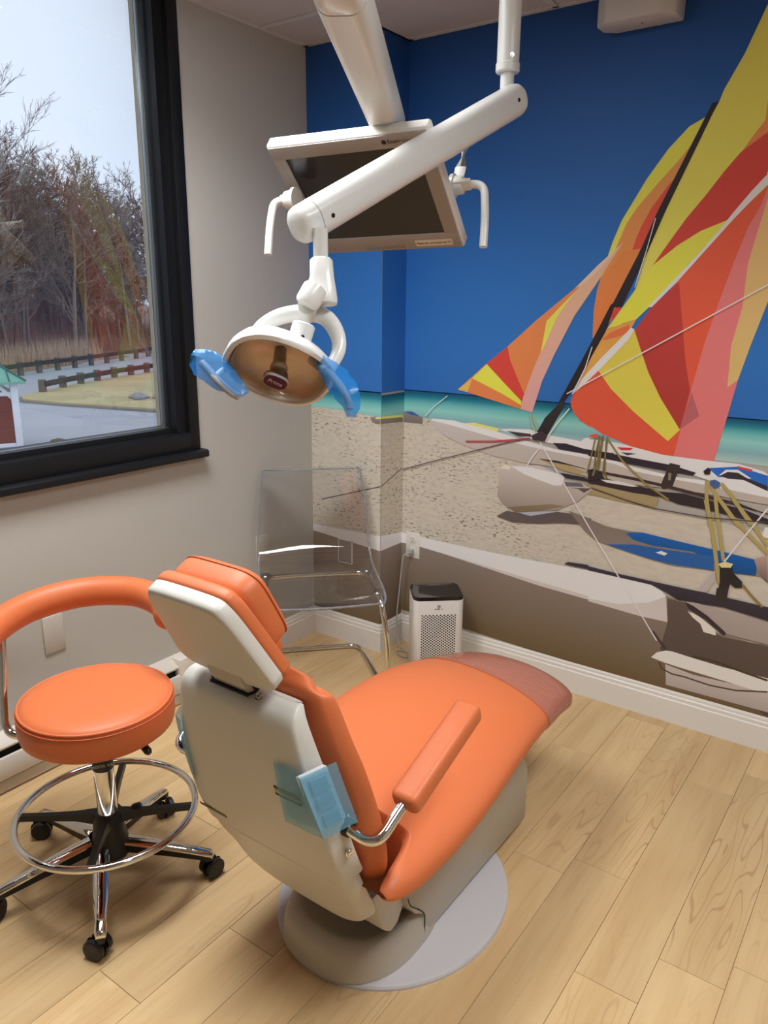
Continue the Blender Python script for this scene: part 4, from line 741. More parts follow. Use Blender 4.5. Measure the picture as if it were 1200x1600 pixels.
# ---------------------------------------------------------------- air purifier
PO = Vector((.662, -.168, 0)); PXv = Vector((.757, .653, 0)).normalized(); PYv = Vector((-PXv.y, PXv.x, 0)); PM = Matrix((PXv, PYv, Vector((0, 0, 1)))).transposed().to_4x4(); PM.translation = PO
pur = thing('air_purifier', 'white tower air purifier with perforated front and glossy black top', 'air purifier', PO)
mk('housing', xf(sloft([[(x, y, z) for x, y in rrect(.205*k, .165*k, .028, 6)] for z, k in ((.004, .97), (.010, 1.), (.335, 1.0), (.337, .995))]), PM), mat('purifier_white', (226, 222, 218), .4), pur, sharp=40)
mk('top_panel', xf(sloft([[(x, y, z) for x, y in rrect(.203*k, .163*k, .028, 6)] for z, k in ((.3355, .99), (.337, 1.0), (.349, 1.0), (.352, .985))]), PM), BLACKGLOSS, pur, sharp=30)
mk('carry_handle', xf(cat(sbox((-.075, .062, .352), (.075, .07, .355), .001), ), PM), STEEL, pur)
V = []; F = []
for r in range(46):
    for c in range(10):
        x = -.067 + c*.0149 + (.00745 if r % 2 else 0); z = .275 - r*.0057
        if x > .0675: continue
        o = len(V)
        for k in range(8): V.append(Vector((x+.0034*math.cos(PI/4*k), -.0829, z+.0031*math.sin(PI/4*k))))
        for k in range(8): V.append(Vector((x+.0034*math.cos(PI/4*k), -.0800, z+.0031*math.sin(PI/4*k))))
        F.append([o+k for k in range(8)]); F += [[o+k, o+8+k, o+8+(k+1) % 8, o+(k+1) % 8] for k in range(8)]
pf = mk('perforation', xf((V, F), PM), DARK, pur, shade=False); pf['kind'] = 'stuff'
GREYINK = mat('grey_ink', (110, 110, 110), .6)
text('maker_lettering', 'medify  air', .0085, PM @ frame_m((0, -.0828, .302), (1, 0, 0), (0, -1, 0)), GREYINK, pur)
lg = []
for k in range(8):
    a = PI/4*k; lg.append(xf(sbox((.0012, -.0006, 0), (.0055, .0006, .0005)), PM @ frame_m((0, -.0828, .313), (1, 0, 0), (0, -1, 0)) @ Matrix.Rotation(a, 4, 'Z')))
mk('maker_emblem', cat(*lg, xf(slathe([(.0062, 0), (.0070, 0), (.0070, .0004), (.0062, .0004)], 20), PM @ frame_m((0, -.0828, .313), (1, 0, 0), (0, -1, 0)))), GREYINK, pur, shade=False)
cord = [(.428, -.030, .430), (.418, -.05, .418), (.412, -.055, .36), (.404, -.06, .25), (.400, -.07, .14), (.412, -.085, .06), (.445, -.105, .02), (.485, -.115, .008), (.520, -.14, .006), (.50, -.165, .006), (.46, -.15, .006), (.45, -.125, .006), (.50, -.105, .007), (.545, -.10, .02), (.570, -.10, .04)]
CORDM = mat('grey_cord', (176, 174, 172), .5)
mk('power_cord', stube(smooth(cord, 6), .0028, 8), CORDM, pur)
mk('plug', cat(sbox((.422, -.030, .424), (.446, -.0105, .447), .004), stube([(.430, -.026, .432), (.428, -.032, .428)], .005, 8)), CORDM, pur)
# ---------------------------------------------------------------- outlet and wall plates
out = thing('wall_outlet', 'white duplex power outlet on the mural wall above the air purifier', 'power outlet', (.437, -.002, .46))
mk('cover_plate', sbox((.400, -.0075, .402), (.472, -.0014, .518), .003), PLATEW, out)
for z in (.487, .433):
    mk('socket', sprism([(a, b2) for a, b2 in rrect(.032, .030, .010, 4, .436, z)], -.0105, -.007, 'y', .0006, 1), PLATEW, out)
    mk('slots', cat(sbox((.429, -.0108, z-.001), (.4305, -.0103, z+.008)), sbox((.4415, -.0108, z-.001), (.443, -.0103, z+.007)), sbox((.4345, -.0108, z-.0095), (.4385, -.0103, z-.006))), DARK, out, shade=False)
def plate_on(name, label, lo, hi, m1, face):
    t = thing(name, label, 'wall plate', [(a+b2)/2 for a, b2 in zip(lo, hi)])
    mk('cover_plate', sbox(lo, hi, .0025), m1, t)
    for dz in (.042, -.042):
        c = [(a+b2)/2 for a, b2 in zip(lo, hi)]; c[2] += dz
        p = (hi[0], c[1], c[2]) if face == 'x' else (c[0], lo[1], c[2])
        screw(p, (1, 0, 0) if face == 'x' else (0, -1, 0), .0022, t, m1)
    return t
plate_on('wall_plate', 'blank wall plate painted like the wall, behind the orange stool', (.0, -1.486, .378), (.006, -1.414, .504), PLATEP, 'x')
plate_on('wall_plate', 'wall plate on the plain wall seen through the clear chair', (.0, -.530, .425), (.006, -.458, .545), PLATEP, 'x')
bp = plate_on('wall_plate', 'mural-coloured plate on the corner column seen through the clear chair', (.150, CYB-.0065, .372), (.226, CYB-.001, .478), mat('printed_plate', (150, 140, 134), .5), 'y')
mk('plate_edge', cat(sbox((.149, CYB-.0075, .371), (.152, CYB-.001, .479)), sbox((.224, CYB-.0075, .371), (.227, CYB-.001, .479)), sbox((.149, CYB-.0075, .476), (.227, CYB-.001, .479)), sbox((.149, CYB-.0075, .371), (.227, CYB-.001, .374))), PLATEW, bp, shade=False)

# ---------------------------------------------------------------- ceiling-hung dental lamp
lamp = thing('dental_lamp', 'white ceiling-hung dental operating lamp on a long folding arm', 'dental lamp', (1.25, -.83, H))
pa_, pb_ = Vector((1.2203,-0.8203,2.1893)), Vector((1.2453,-0.8578,2.0233))
px_, py_ = pb_.x, pb_.y
mk('ceiling_flange', slathe([(0, 0), (.075, 0), (.075, -.02), (.065, -.03), (.03, -.032), (0, -.032)], 32, Matrix.Translation((px_, py_, H))), WHITE, lamp)
mk('drop_post', slathe([(0, H-.03), (.0265, H-.03), (.0265, pb_.z+.018), (.0285, pb_.z+.016), (.0285, pb_.z), (.026, pb_.z-.003), (0, pb_.z-.003)], 32, Matrix.Translation((px_, py_, 0))), WHITE, lamp, sharp=30)
dv = (Vector(CAMC)-pb_); dv.z = 0; dv.normalize()
for sgn, dz in ((.35, .03), (-.95, .024)):
    w = (dv*math.cos(sgn)+Vector((-dv.y, dv.x, 0))*math.sin(sgn)).normalized(); screw(Vector((px_, py_, pb_.z+dz)) + w*.0265, w, .0035, lamp)
A1, A2 = Vector((1.2679,-0.8644,1.9553)), Vector((1.1548,-1.5005,1.6323))
mk('pivot_rod', scyl((px_, py_, pb_.z), (px_, py_, A1.z+.002), .0165, 18), WHITE, lamp)
mk('rod_slot', sprism(rrect(.008, .018, .0039, 4), -.002, .0015, 'z'), DARK, lamp)
slot = lamp.children[-1]
slot.data.transform(frame_m(Vector((px_, py_, pb_.z-.040))+dv*.0165, Vector((-dv.y, dv.x, 0)), dv))
ad_ = (A2-A1).normalized(); side = ad_.cross(Vector((0, 0, 1))).normalized(); upv = side.cross(ad_).normalized()
def arm_ring(t, k=1.0, sh=0.):
    c = A1.lerp(A2, t) + ad_*sh; r = .0352*k
    return [c + side*x + upv*y for x, y in rrect(.066*k, .074*k, .030*k, 6)]
mk('swing_arm', sloft([arm_ring(0, .35, -.030), arm_ring(0, .72, -.025), arm_ring(0, .92, -.014), arm_ring(0, 1., 0), arm_ring(.5), arm_ring(.965)]), WHITE, lamp, sharp=45)
mk('arm_end_cap', sloft([arm_ring(.967, .99), arm_ring(1.0, .99), arm_ring(1.0, .93, .010), arm_ring(1., .75, .018), arm_ring(1., .4, .022)]), WHITE, lamp, sharp=45)
for t, hgt in ((.03, .004), (.93, -.006)):
    nrm = side if side.dot(Vector(CAMC)-A1) > 0 else -side
    mk('arm_screw', slathe([(0, .0005), (.0045, .001), (.0045, -.002)], 14, frame_m(A1.lerp(A2, t) + nrm*.033 + upv*hgt, ad_, nrm)), DARK, lamp)
L0, L1 = Vector((1.1826,-1.4877,1.6109)), Vector((1.1932,-1.4953,1.5653))
L0 = Vector((L1.x, L1.y, L0.z+.012))
mk('hanger_rod', scyl(L0, L1-Vector((0, 0, .006)), .0145, 18), WHITE, lamp)
# joint block
cr = Vector(CAMR[0]); camx = Vector((CAMR[0][0], CAMR[1][0], CAMR[2][0])); camy = Vector((CAMR[0][1], CAMR[1][1], CAMR[2][1])); camz = Vector((CAMR[0][2], CAMR[1][2], CAMR[2][2]))
def jr(p, w, d): return [Vector(p) + camx*x + camz*y for x, y in rrect(w, d, min(w, d)*.42, 5)]
mk('joint_block', sloft([jr((1.1938,-1.4940,1.5677), .036, .032), jr((1.1946,-1.4951,1.5629), .045, .040), jr((1.2004,-1.5005,1.5341), .047, .040), jr((1.2034,-1.5064,1.5100), .058, .042), jr((1.2059,-1.5118,1.4884), .066, .044), jr((1.2069,-1.5131,1.4824), .063, .042)]), WHITE, lamp, sharp=60)
mk('joint_collar', stube([(1.2137,-1.5375,1.5095), (1.2136,-1.5582,1.4858), (1.2125,-1.5606,1.4811)], [.024, .024, .021], 20), WHITE, lamp)
# yoke
yk = smooth([(1.0907,-1.5789,1.4212), (1.0946,-1.5569,1.4406), (1.1207,-1.5322,1.4582), (1.1659,-1.5102,1.4649), (1.1982,-1.4897,1.4567), (1.2281,-1.4906,1.4278), (1.2433,-1.5036,1.3944), (1.2406,-1.5303,1.3588)], 7)
mk('yoke', cat(stube(yk, [.0115+.0045*math.sin(PI*i/(len(yk)-1)) for i in range(len(yk))], 16, flat=1.1), stube(smooth([(1.1997,-1.5443,1.4810), (1.1817,-1.5222,1.4713), (1.1708,-1.5083,1.4601)], 4), [.0185]*8+[.0185], 18)), WHITE, lamp, sharp=70)
# head: local frame x = lateral, z = beam direction
HC = Vector((1.1619,-1.5871,1.3580))
zl = Vector((.45, -.60, -.66)).normalized(); lat = Vector((.469, .784, -.409)); HM = frame_m(HC, lat, zl)
def hel(a, b2, z, n=40, e=2.4, ox=0, oy=0): return [HM @ Vector((ox+a*cx, oy+b2*cy, z)) for cx, cy in supel(n, e)]
hd = mk('lamp_head', sloft([hel(.050, .036, -.052), hel(.075, .055, -.047), hel(.095, .072, -.034), hel(.106, .082, -.016), hel(.110, .086, 0.0), hel(.109, .085, .006), hel(.101, .077, .009), hel(.098, .0745, .004), hel(.094, .071, -.004)], caps=False), WHITE, lamp, sharp=60)
mk('head_back', sloft([hel(.0505, .0365, -.0518), hel(.03, .02, -.0535)]), WHITE, hd)
REFL = mat('ivory_reflector', (248, 236, 210), .22, metal=.0, coat=.6, var=.06, vscale=14)
mk('reflector', sloft([hel(.094, .071, -.002), hel(.088, .066, -.016), hel(.07, .053, -.032), hel(.04, .03, -.042), hel(.004, .004, -.046)], caps=False), REFL, hd, sharp=60)
mk('front_lens', sloft([hel(.097, .0735, .005), hel(.092, .0695, .013), hel(.080, .060, .022), hel(.060, .045, .030), hel(.035, .026, .035), hel(.004, .003, .037)], caps=False), LENS, hd, sharp=60)
mk('bulb_holder', xf(slathe([(0, .036), (.016, .034), (.019, .026), (.0165, .018), (.0175, .006), (.013, -.008), (.012, -.045)], 28), HM @ Matrix.Translation((-.005, .01, 0))), mat('bulb_holder_grey', (140, 122, 100), .35), hd)
BM = HM @ Matrix.Translation((-.008, .006, 0))
mk('badge_rim', sloft([[BM @ Vector((.0245*cx, .0165*cy, z)) for cx, cy in supel(32, 2.8)] for z in (.030, .0415)]), mat('badge_silver', (196, 190, 190), .25, metal=.6), hd)
bd = mk('badge', sloft([[BM @ Vector((.0232*cx, .0152*cy, z)) for cx, cy in supel(32, 2.8)] for z in (.038, .0424)]), mat('badge_purple', (58, 26, 62), .35), hd)
text('badge_lettering', 'Prima', .0130, BM @ Matrix.Translation((0, 0, .0426)) @ Matrix.Rotation(0, 4, 'Z'), mat('badge_pink', (206, 176, 196), .5), bd)
# knuckle on the back of the head
K0, K1 = Vector((1.1842,-1.5549,1.4063)), Vector((1.1873,-1.5406,1.4425))
mk('head_knuckle', stube([K0-(K1-K0)*.25, K0, K1, K1+(K1-K0)*.08], [.0215, .0225, .0225, .019], 24), WHITE, lamp)
screw(Vector((1.2060,-1.5659,1.4219)), camz, .0025, lamp, DARK)
# handles
mk('handle_stem', stube(smooth([(1.0984,-1.6448,1.3605), (1.0903,-1.6639,1.3588), (1.0864,-1.6839,1.3453)], 6), .0065, 12), WHITE, lamp)
HGREY = mat('handle_grey', (170, 172, 172), .4)
mk('handle', stube(smooth([(1.0561,-1.6902,1.3730), (1.0695,-1.6899,1.3640), (1.0988,-1.6890,1.3417), (1.1243,-1.6784,1.3185), (1.1373,-1.6714,1.3116)], 5), [.004]+[.0075]*18+[.008, .006], 12), HGREY, lamp, sharp=70)
mk('handle', stube(smooth([(1.2489,-1.5555,1.3608), (1.2656,-1.5528,1.3519), (1.2917,-1.5543,1.3296), (1.3068,-1.5520,1.3040), (1.3101,-1.5543,1.2900)], 5), [.004]+[.0075]*18+[.008, .006], 12), HGREY, lamp, sharp=70)
mk('handle_mount', stube([(1.2108,-1.5446,1.3801), (1.2319,-1.5467,1.3666), (1.2503,-1.5553,1.3585)], [.012, .010, .007], 14), WHITE, lamp)
def sleeve(name, label, ctr, half, seed, material=BLUEFILM):
    """a flattened crumpled film sleeve: centre points and half-width vectors"""
    rnd = random.Random(seed); rings = []
    for (c, hv) in zip(smooth(ctr, 4), smooth(half, 4)):
        th = camz*.010; ring = []
        for k in range(18):
            a = 2*PI*k/18; jit = 1+rnd.uniform(-.10, .10)
            ring.append(Vector(c) + Vector(hv)*math.cos(a)*jit + th*math.sin(a)*jit*(1.2-abs(math.cos(a))*.6))
        rings.append(ring)
    o = mk(name, sloft(rings, caps=False), material, None, sharp=25); tag(o, label, 'barrier film'); return o
sleeve('barrier_sleeve', 'crumpled blue film sleeve on the left handle of the dental lamp', [(1.0446,-1.7016,1.3827), (1.0640,-1.6907,1.3734), (1.0927,-1.6825,1.3553), (1.1244,-1.6745,1.3302), (1.1408,-1.6681,1.3140)],
       [(camx*.006+camy*.016)*.9, (camx*.020+camy*.026)*.85, (camx*.020+camy*.020)*1.05, (camx*.016+camy*.010)*1.1, (camx*.014+camy*.006)], 3)
sleeve('barrier_sleeve', 'blue film sleeve on the right handle of the dental lamp', [(1.2383,-1.5482,1.3864), (1.2664,-1.5499,1.3590), (1.2988,-1.5515,1.3227), (1.3132,-1.5505,1.2947), (1.3154,-1.5552,1.2760)],
       [camx*.012-camy*.004, camx*.024+camy*.004, camx*.024+camy*.006, camx*.016+camy*.004, camx*.008], 5)

# ---------------------------------------------------------------- monitor on its own ceiling arm
KM = 1.075
TLm = Vector((.7343, -1.1541, 1.8600)); EXm = Vector((.3924263, .07684661, .00980813))*KM; EYm = Vector((.04397562, -.24103867, .21933389))*KM
MWd, MHt = EXm.length, EYm.length
ctr = TLm + EXm/2 - EYm/2
nf = EXm.cross(EYm).normalized()
MM = frame_m(ctr, EXm, nf)      # x right, y up, z out of the screen
mon = thing('monitor', 'tilted flat patient monitor with grey bezel and dark screen behind the lamp arm', 'monitor', tuple(ctr))
def mrr(w, h, r, z, cx=0, cy=0): return [MM @ Vector((x, y, z)) for x, y in rrect(w, h, r, 4, cx, cy)]
mk('housing', sloft([mrr(MWd*.60, MHt*.6, .02, -.062), mrr(MWd*.72, MHt*.74, .02, -.056), mrr(MWd*.965, MHt*.96, .012, -.036), mrr(MWd+.012, MHt+.012, .008, -.030), mrr(MWd+.012, MHt+.012, .008, -.006), mrr(MWd+.004, MHt+.004, .006, .0)]), MONBACK, mon, sharp=30)
bz = .036; bb_ = .050
def mbox(x0, x1, y0, y1, z0, z1, bev=0): return xf(sbox((x0, y0, z0), (x1, y1, z1), bev), MM)
hw, hh = MWd/2, MHt/2
mk('bezel', cat(mbox(-hw, hw, hh-bz, hh, -.004, .004, .0015), mbox(-hw, hw, -hh, -hh+bb_, -.004, .004, .0015), mbox(-hw, -hw+bz, -hh+bb_-.002, hh-bz+.002, -.004, .004), mbox(hw-bz, hw, -hh+bb_-.002, hh-bz+.002, -.004, .004)), MONGREY, mon)
mk('screen', mbox(-hw+bz, hw-bz, -hh+bb_, hh-bz, -.003, .0005), SCREEN, mon, shade=False)
mk('button_strip', cat(mbox(-hw+.15, -hw+.27, -hh+.006, -hh+.022, .003, .0052, .001)), mat('strip_grey', (140, 134, 128), .4), mon)
mk('power_button', xf(slathe([(0, .003), (.006, .003), (.007, 0), (.007, -.003)], 16), MM @ Matrix.Translation((-.01, -hh-.001, -.004)) @ Matrix.Rotation(PI/2, 4, 'X')), BLACK, mon)
INK = mat('dark_ink', (34, 32, 34), .6)
mk('logo_disc', xf(slathe([(0, .0005), (.0062, .0005), (.0062, 0)], 20), MM @ Matrix.Translation((hw-.112, hh-.017, .004))), INK, mon)
text('logo_lettering', 'Exam', .0150, MM @ Matrix.Translation((hw-.103, hh-.0172, .0043)), INK, mon, align='LEFT')
text('logo_lettering', 'vision', .0135, MM @ Matrix.Translation((hw-.0685, hh-.0172, .0043)), mat('mid_ink', (104, 98, 94), .6), mon, align='LEFT')
nt_ = mk('note_strip', mbox(hw-.128, hw-.022, -hh+.010, -hh+.030, .004, .0046), mat('paper_strip', (222, 214, 196), .7), mon, shade=False)
text('note_lettering', 'Please do not touch the TV', .0088, MM @ Matrix.Translation((hw-.075, -hh+.020, .0048)), INK, nt_)
# yoke that holds the monitor, with two grab handles
mk('mount_plate', cat(mbox(-.06, .06, -.06, .06, -.085, -.058, .004), mbox(-.03, .03, -.05, .06, -.125, -.08, .006)), MONBACK, mon)
fr_ = mk('carrier_frame', cat(mbox(-hw-.030, hw+.030, -.075, -.045, -.102, -.088, .003)), MONBACK, mon)
mk('side_bracket', stube([(1.0874,-0.8158,1.7825), (1.0805,-0.7844,1.8340), (1.0690,-0.7455,1.8989), MM @ Vector((hw-.02, .06, -.095))], .016, 10, flat=.35), MONBACK, mon)
def handle(sg, knob, pts):
    k = Vector(knob); ax = EXm.normalized()*sg
    h = mk('grab_handle', stube(fillet(pts, .045, 9), .0105, 14), WHITE, mon)
    mk('handle_hub', slathe([(0, .030), (.014, .030), (.015, .018), (.022, .016), (.024, .002), (.024, -.006), (.030, -.007), (.030, -.016), (0, -.016)], 28, frame_m(k, (0, 0, 1), ax)), WHITE, h, sharp=30)
handle(1, (1.0979,-0.8271,1.7836), [(1.1126,-0.8292,1.7838), (1.1699,-0.8132,1.7845), (1.1905,-0.8398,1.6990), (1.1986,-0.8584,1.6260)])
handle(-1, (0.7664,-1.1051,1.7417), [(0.7583,-1.1109,1.7416), (0.7297,-1.1337,1.7349), (0.7381,-1.1590,1.6794), (0.7468,-1.1784,1.6028)])
# the carrying arm
J = Vector((1.4211,-1.7192,1.9321)); E_ = ctr - nf*.10 + Vector((0, 0, .03)); Ew = Vector((0.9272,-0.8995,1.9341))
ad2 = (Ew-J).normalized(); s2 = ad2.cross(Vector((0, 0, 1))).normalized(); u2 = s2.cross(ad2).normalized()
def ring2(p, w, h, r): return [Vector(p)+s2*x+u2*y for x, y in rrect(w, h, r, 6)]
marm = mk('support_arm', sloft([ring2(J+ad2*.03, .080, .078, .026), ring2(J.lerp(Ew, .5), .082, .080, .026), ring2(Ew, .084, .082, .026), ring2(Ew+ad2*.03, .06, .06, .02)]), MONBACK, mon, sharp=45)
mk('arm_cap', sloft([ring2(J+ad2*.028, .078, .076, .025), ring2(J-ad2*.01, .078, .076, .025), ring2(J-ad2*.04, .06, .06, .02)]), WHITE, marm, sharp=45)
mk('ceiling_column', cat(slathe([(0, 0), (.055, 0), (.055, -.02), (.034, -.03), (.034, J.z-H+.01), (0, J.z-H+.01)], 28, Matrix.Translation((J.x-ad2.x*.02, J.y-ad2.y*.02, H)))), MONBACK, mon, sharp=30)
mk('tilt_knuckle', cat(scyl(Ew+Vector((0, 0, .0)), ctr-nf*.11, .024, 18), scyl(ctr-nf*.115-EXm.normalized()*.04, ctr-nf*.115+EXm.normalized()*.04, .022, 18)), MONBACK, mon)

# ---------------------------------------------------------------- white equipment box under the ceiling on the mural wall
bx0, bx1 = (1.1820,-0.0040,2.3268), (1.3824,-0.0040,2.3226)
X0, X1, Zb = bx0[0], bx1[0], (bx0[2]+bx1[2])/2
eb = thing('wall_box', 'white equipment box mounted high on the mural wall at the top of the picture', 'equipment box', ((X0+X1)/2, -.004, Zb))
prof_b = [(X0, 0), (X1+.01, 0), (X1+.01, -.085), (X1-.03, -.115), (X0+.0, -.115), (X0-.035, -.085), (X0-.035, -.03)]
mk('case', sprism([(x, y-.0035) for x, y in prof_b], Zb, Zb+.15, 'z', .006, 2), mat('case_white', (204, 200, 198), .4), eb, sharp=30)
mk('mount_bracket', sbox((X0-.06, -.05, Zb+.10), (X0-.03, -.004, Zb+.16), .003), mat('bracket_grey', (140, 138, 140), .4), eb)
mk('side_knob', scyl((X1+.008, -.06, Zb+.085), (X1+.03, -.06, Zb+.085), .012, 16), WHITE, eb)
for x in (X0+.09, X0+.145): mk('screw_hole', slathe([(0, .0006), (.006, .0006), (.006, -.002)], 14, frame_m((x, -.119, Zb+.075), (1, 0, 0), (0, -1, 0))), DARK, eb)
mk('indicator', slathe([(0, .0008), (.003, .0008), (.003, -.002)], 12, frame_m(((X0+X1)/2, -.06, Zb), (1, 0, 0), (0, 0, -1))), DARK, eb)

# ---------------------------------------------------------------- outside
GZ = -3.2
ASPH = mat('asphalt', (176, 177, 182), .8, var=.10, vscale=.6, bump=.2, bscale=4)
struct('ground', ([Vector((-70, -25, GZ)), Vector((-1.2, -25, GZ)), Vector((-1.2, 60, GZ)), Vector((-70, 60, GZ))], [[0, 1, 2, 3]]), ASPH, shade=False)
GRASS = mat('winter_grass', (190, 174, 128), .95, var=.28, vscale=.5, bump=.8, bscale=3)
isl = [(-32.93, 16.79), (-30.66, 17.16), (-27.78, 17.92), (-25.05, 18.62), (-16, 21), (-16, 42), (-41.6, 36), (-40.92, 31.25), (-37.8, 22.95), (-35.55, 19.41), (-34.28, 17.48)]
struct('trim_3', sprism(isl, GZ-.05, GZ+.10, 'z'), mat('kerb_concrete', (140, 138, 134), .9), shade=False)
cxm = sum(p[0] for p in isl)/len(isl); cym = sum(p[1] for p in isl)/len(isl)
struct('lawn', sprism([(cxm+(x-cxm)*.985, cym+(y-cym)*.985) for x, y in isl], GZ+.0, GZ+.16, 'z'), GRASS, shade=False)
WOODG = mat('weathered_wood', (112, 102, 94), .9, var=.2, vscale=3); WOODD = mat('dark_rail', (66, 52, 48), .9, var=.2, vscale=3)
def guard(name, label, pts, hgt, zoff):
    t = thing(name, label, 'fence', (pts[0][0], pts[0][1], GZ))
    for i, (x, y) in enumerate(pts): mk('post', sbox((x-.15, y-.15, GZ+zoff-.1), (x+.15, y+.15, GZ+zoff+hgt), .03), WOODG, t)
    for (x, y), (u, v) in zip(pts[:-1], pts[1:]):
        a = Vector((x, y, 0)); b2 = Vector((u, v, 0)); d = (b2-a).normalized(); m = frame_m((a+b2)/2+Vector((0, 0, GZ+zoff+hgt-.22)), d, (0, 0, 1)); L = (b2-a).length/2
        mk('rail', xf(sbox((-L-.05, -.24, -.14), (L+.05, -.12, .14), .02), m), WOODD, t)
    return t
guard('guard_rail', 'low wooden guard rail with square posts along the near edge of the grass', [(-34.97, 19.16), (-36.1, 21.0), (-37.05, 22.7), (-37.9, 24.35), (-38.75, 26.1), (-39.5, 27.85), (-40.2, 29.6), (-40.9, 31.3), (-41.5, 33.)], .66, .12)
far = [(-43.6, 20.6), (-44.6, 22.3), (-45.6, 24.05), (-46.6, 25.9), (-47.5, 27.8), (-48.4, 29.7), (-49.4, 31.7), (-50.5, 33.8), (-51.7, 36.0), (-52.9, 38.3), (-54.3, 40.6), (-55.7, 42.9)]
guard('guard_rail', 'long wooden guard rail on the far side of the road below the woods', far, .85, .02)
# wooded slope
LEAF = mat('leaf_litter', (150, 118, 98), 1., var=.35, vscale=.35, bump=.8, bscale=2)
rows = []
dirn = Vector((-.88, -.47, 0)).normalized(); latn = Vector((-.47, .88, 0)).normalized()
def slope_z(d): return GZ + (0 if d < 1 else .07*(d-1) + .004*(d-1)**2)
base0 = Vector((-47.6, 25.4, 0))
for i in range(15):
    d = i*4.0
    rows.append([base0 + latn*l + dirn*(d+.0) + Vector((0, 0, slope_z(d) + (.5*math.sin(l*.7+d*.9)+.3*math.sin(l*1.7-d) if d > 2 else 0))) for l in range(-48, 80, 4)])
struct('hillside', grid(rows), LEAF, sharp=80)
# gazebo at the left edge of the window
gz = thing('gazebo', 'small gazebo with green metal roof, white posts and dark red panels outside the window', 'gazebo', (-21.9, 8.2, GZ))
gc = Vector((-20.7083,9.8290,-3.2000)); gl = Vector((-.81, -.586, 0)); gd = Vector((-.586, .81, 0))
gy = Vector((-.94, .34, 0)).normalized(); gx = Vector((-.34, -.94, 0)).normalized()
GS = 3.0
WPOST = mat('white_post_paint', (232, 232, 236), .5); REDP = mat('dark_red_board', (120, 52, 46), .7, var=.08, vscale=2); GREENM = mat('green_metal_roof', (120, 176, 156), .45)
corners = [gc, gc+gx*GS, gc+gx*GS+gy*GS, gc+gy*GS]
gz.location = (gc+gx*GS/2+gy*GS/2); gz.matrix_basis = Matrix.Translation(gz.location)
for c in corners: mk('post', xf(sbox((-.1, -.1, 0), (.1, .1, 2.3), .01), frame_m(c, gx, (0, 0, 1))), WPOST, gz)
for i in range(4):
    a, b2 = corners[i], corners[(i+1) % 4]; d = (b2-a).normalized(); m = frame_m((a+b2)/2, d, (0, 0, 1)); hl = GS/2-.1
    if i in (0, 3):
        for k in range(3): mk('panel', xf(sbox((-hl, -.02-.004*k, .42+.48*k), (hl, .02, .895+.48*k)), m), REDP, gz, shade=False)
        mk('rail', xf(sbox((-hl, -.045, .30), (hl, .045, .42), .01), m), WPOST, gz); mk('rail', xf(sbox((-hl, -.045, 1.86), (hl, .045, 1.98), .01), m), WPOST, gz)
    for sg in (-1, 1): mk('brace', xf(sprism([(sg*hl, 1.75), (sg*hl, 1.9), (sg*(hl-.38), 2.3), (sg*(hl-.52), 2.3)], -.03, .03, 'y'), m), WPOST, gz, shade=False)
apx = gc+gx*GS/2+gy*GS/2+Vector((0, 0, 3.65)); OV = .32
ec = [c + (gx*(-OV if i in (0, 3) else OV)) + (gy*(-OV if i in (0, 1) else OV)) + Vector((0, 0, 2.30)) for i, c in enumerate(corners)]
mk('roof', (ec+[p-Vector((0, 0, .07)) for p in ec]+[apx], [[0, 1, 8], [1, 2, 8], [2, 3, 8], [3, 0, 8], [0, 4, 5, 1], [1, 5, 6, 2], [2, 6, 7, 3], [3, 7, 4, 0], [7, 6, 5, 4]]), GREENM, gz, shade=False)
GDK = mat('roof_seam_green', (60, 104, 92), .5)
for i in range(4):
    for k in range(1, 8):
        p = ec[i].lerp(ec[(i+1) % 4], k/8); t = 1-abs(k/8-.5)*2; q = p.lerp((ec[i].lerp(ec[(i+1) % 4], .5)).lerp(apx, 1), 0) 
        mid_ = ec[i].lerp(ec[(i+1) % 4], .5); q = p + (apx-mid_)*t*.98
        mk('roof_seam', stube([p+Vector((0, 0, .02)), q+Vector((0, 0, .02))], .02, 4), GDK, gz)
    mk('roof_seam', stube([ec[i]+Vector((0, 0, .02)), apx+Vector((0, 0, .02))], .035, 5), GDK, gz)
tag(mk('shrub', slathe([(0, .55), (.2, .5), (.38, .3), (.42, .12), (.36, 0)], 14, Matrix.Translation(gc+Vector((.9, .75, 0)))), mat('shrub_brown', (104, 92, 62), 1., var=.4, vscale=6, bump=1., bscale=12)), 'small round brown shrub beside the gazebo post', 'shrub')
